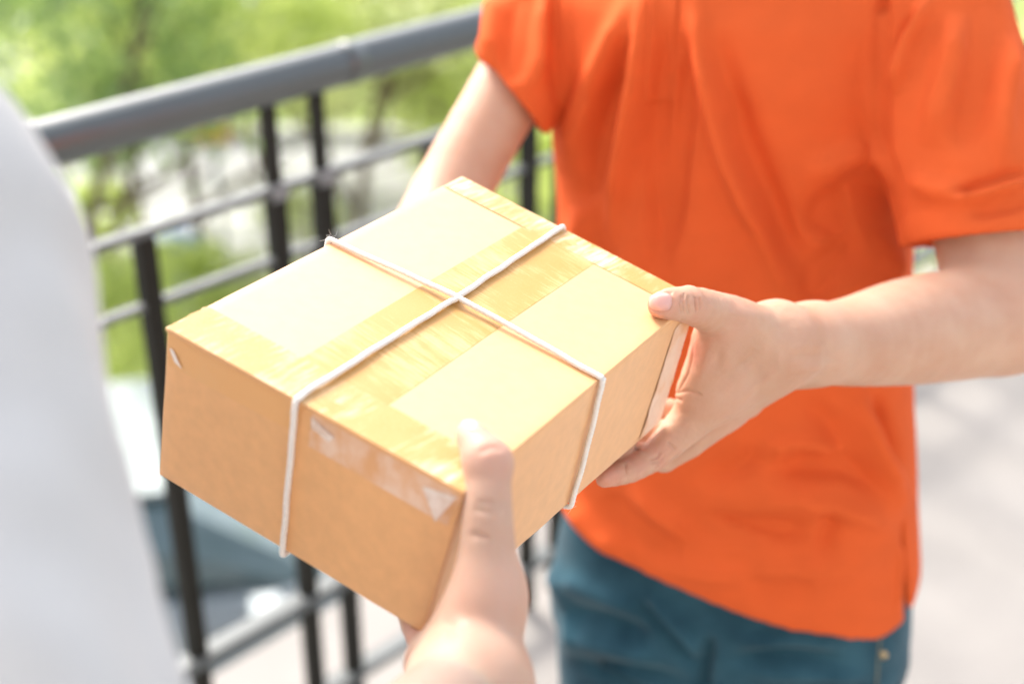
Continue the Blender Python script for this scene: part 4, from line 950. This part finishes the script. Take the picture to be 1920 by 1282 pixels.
def car(x, y, rot, paint, label, group='parked cars'):
    o = empty('parked_car', (x, y, STREET + .004), label, 'car', group)
    loft_body([(-2.1, .72, .78, .30, .62, .80, .66), (-2.0, .80, .85, .22, .78, .98, .72), (-1.2, .82, .88, .20, .84, .98, .78), (.9, .82, .88, .20, .84, .96, .78), (1.75, .80, .85, .22, .74, .84, .70), (2.1, .72, .76, .30, .55, .68, .60)], 'body', paint, o)
    loft_body([(-1.75, .70, .74, .90, .94, .97, .70), (-1.25, .70, .74, .90, 1.20, 1.36, .60), (-.3, .70, .74, .90, 1.30, 1.45, .60), (.35, .70, .74, .90, 1.22, 1.38, .58), (1.0, .70, .74, .88, .92, .95, .68)], 'cabin_glass', M['glass'], o)
    b = MB(); b.box((-.45, 0, 1.455), (.78, .56, .016)); b.build('roof', paint, o, bevel=.012, world=False)
    for sx in (-1.28, 1.30):
        for sy in (-1, 1):
            b = MB(); b.tube([(sx, sy * .66, .32), (sx, sy * .87, .32)], .32, 28); t_ = b.build('wheel', M['tyre'], o, bevel=.02, world=False)
            b = MB(); b.tube([(sx, sy * .865, .32), (sx, sy * .885, .32)], .20, 20); b.build('rim', M['rim'], t_, world=False)
    for sy in (-1, 1):
        b = MB(); b.box((2.03, sy * .56, .60), (.07, .15, .07)); b.build('headlight', M['lamp'], o, bevel=.03, world=False)
        b = MB(); b.box((-2.04, sy * .60, .74), (.05, .13, .09)); b.build('tail_light', M['tail'], o, bevel=.02, world=False)
        b = MB(); b.box((.70, sy * .95, .97), (.08, .09, .06)); b.build('mirror', paint, o, bevel=.02, world=False)
        b = MB(); b.box((-.15, sy * .885, .78), (.09, .012, .014)); b.build('door_handle', M['rim'], o, bevel=.004, world=False)
    b = MB(); b.box((2.09, 0, .42), (.02, .42, .07)); b.build('grille', M['tyre'], o, bevel=.01, world=False)
    o.rotation_euler = (0, 0, rot); return o
car(-2.05, 6.0, .25, M['cargrey'], 'silver parked car glinting below the railing under the parcel')
car(-4.5, 6.1, 1.45, M['carwhite'], 'white parked car below the railing, hidden mostly by the white sleeve')
# blue litter bin and a yellow sign on a pole
x, y, z = at(318, 405, 9.6); o = empty('litter_bin', (x, y, STREET), 'narrow blue litter bin blurred under the handrail, left of the paired bars', 'bin')
b = MB(); b.tube([(0, 0, .05), (0, 0, .12), (0, 0, .82), (0, 0, .86)], [.15, .17, .20, .21], 24); b.build('bin_body', M['blue'], o, True, world=False)
b = MB(); b.tube([(0, 0, .86), (0, 0, .93), (0, 0, 1.0)], [.215, .20, .10], 24); b.build('lid', M['blue'], o, True, world=False)
x, y, z = at(398, 250, 10.0); o = empty('sign', (x, y, STREET), 'small yellow sign on a thin pole just under the handrail', 'sign')
b = MB(); b.tube([(0, 0, 0), (0, 0, z - STREET + .05)], .025, 10); b.build('pole', M['pole'], o, True, world=False)
b = MB(); b.box((0, -.035, z - STREET), (.13, .008, .06)); b.build('sign_board', M['yellow'], o, bevel=.004, world=False)
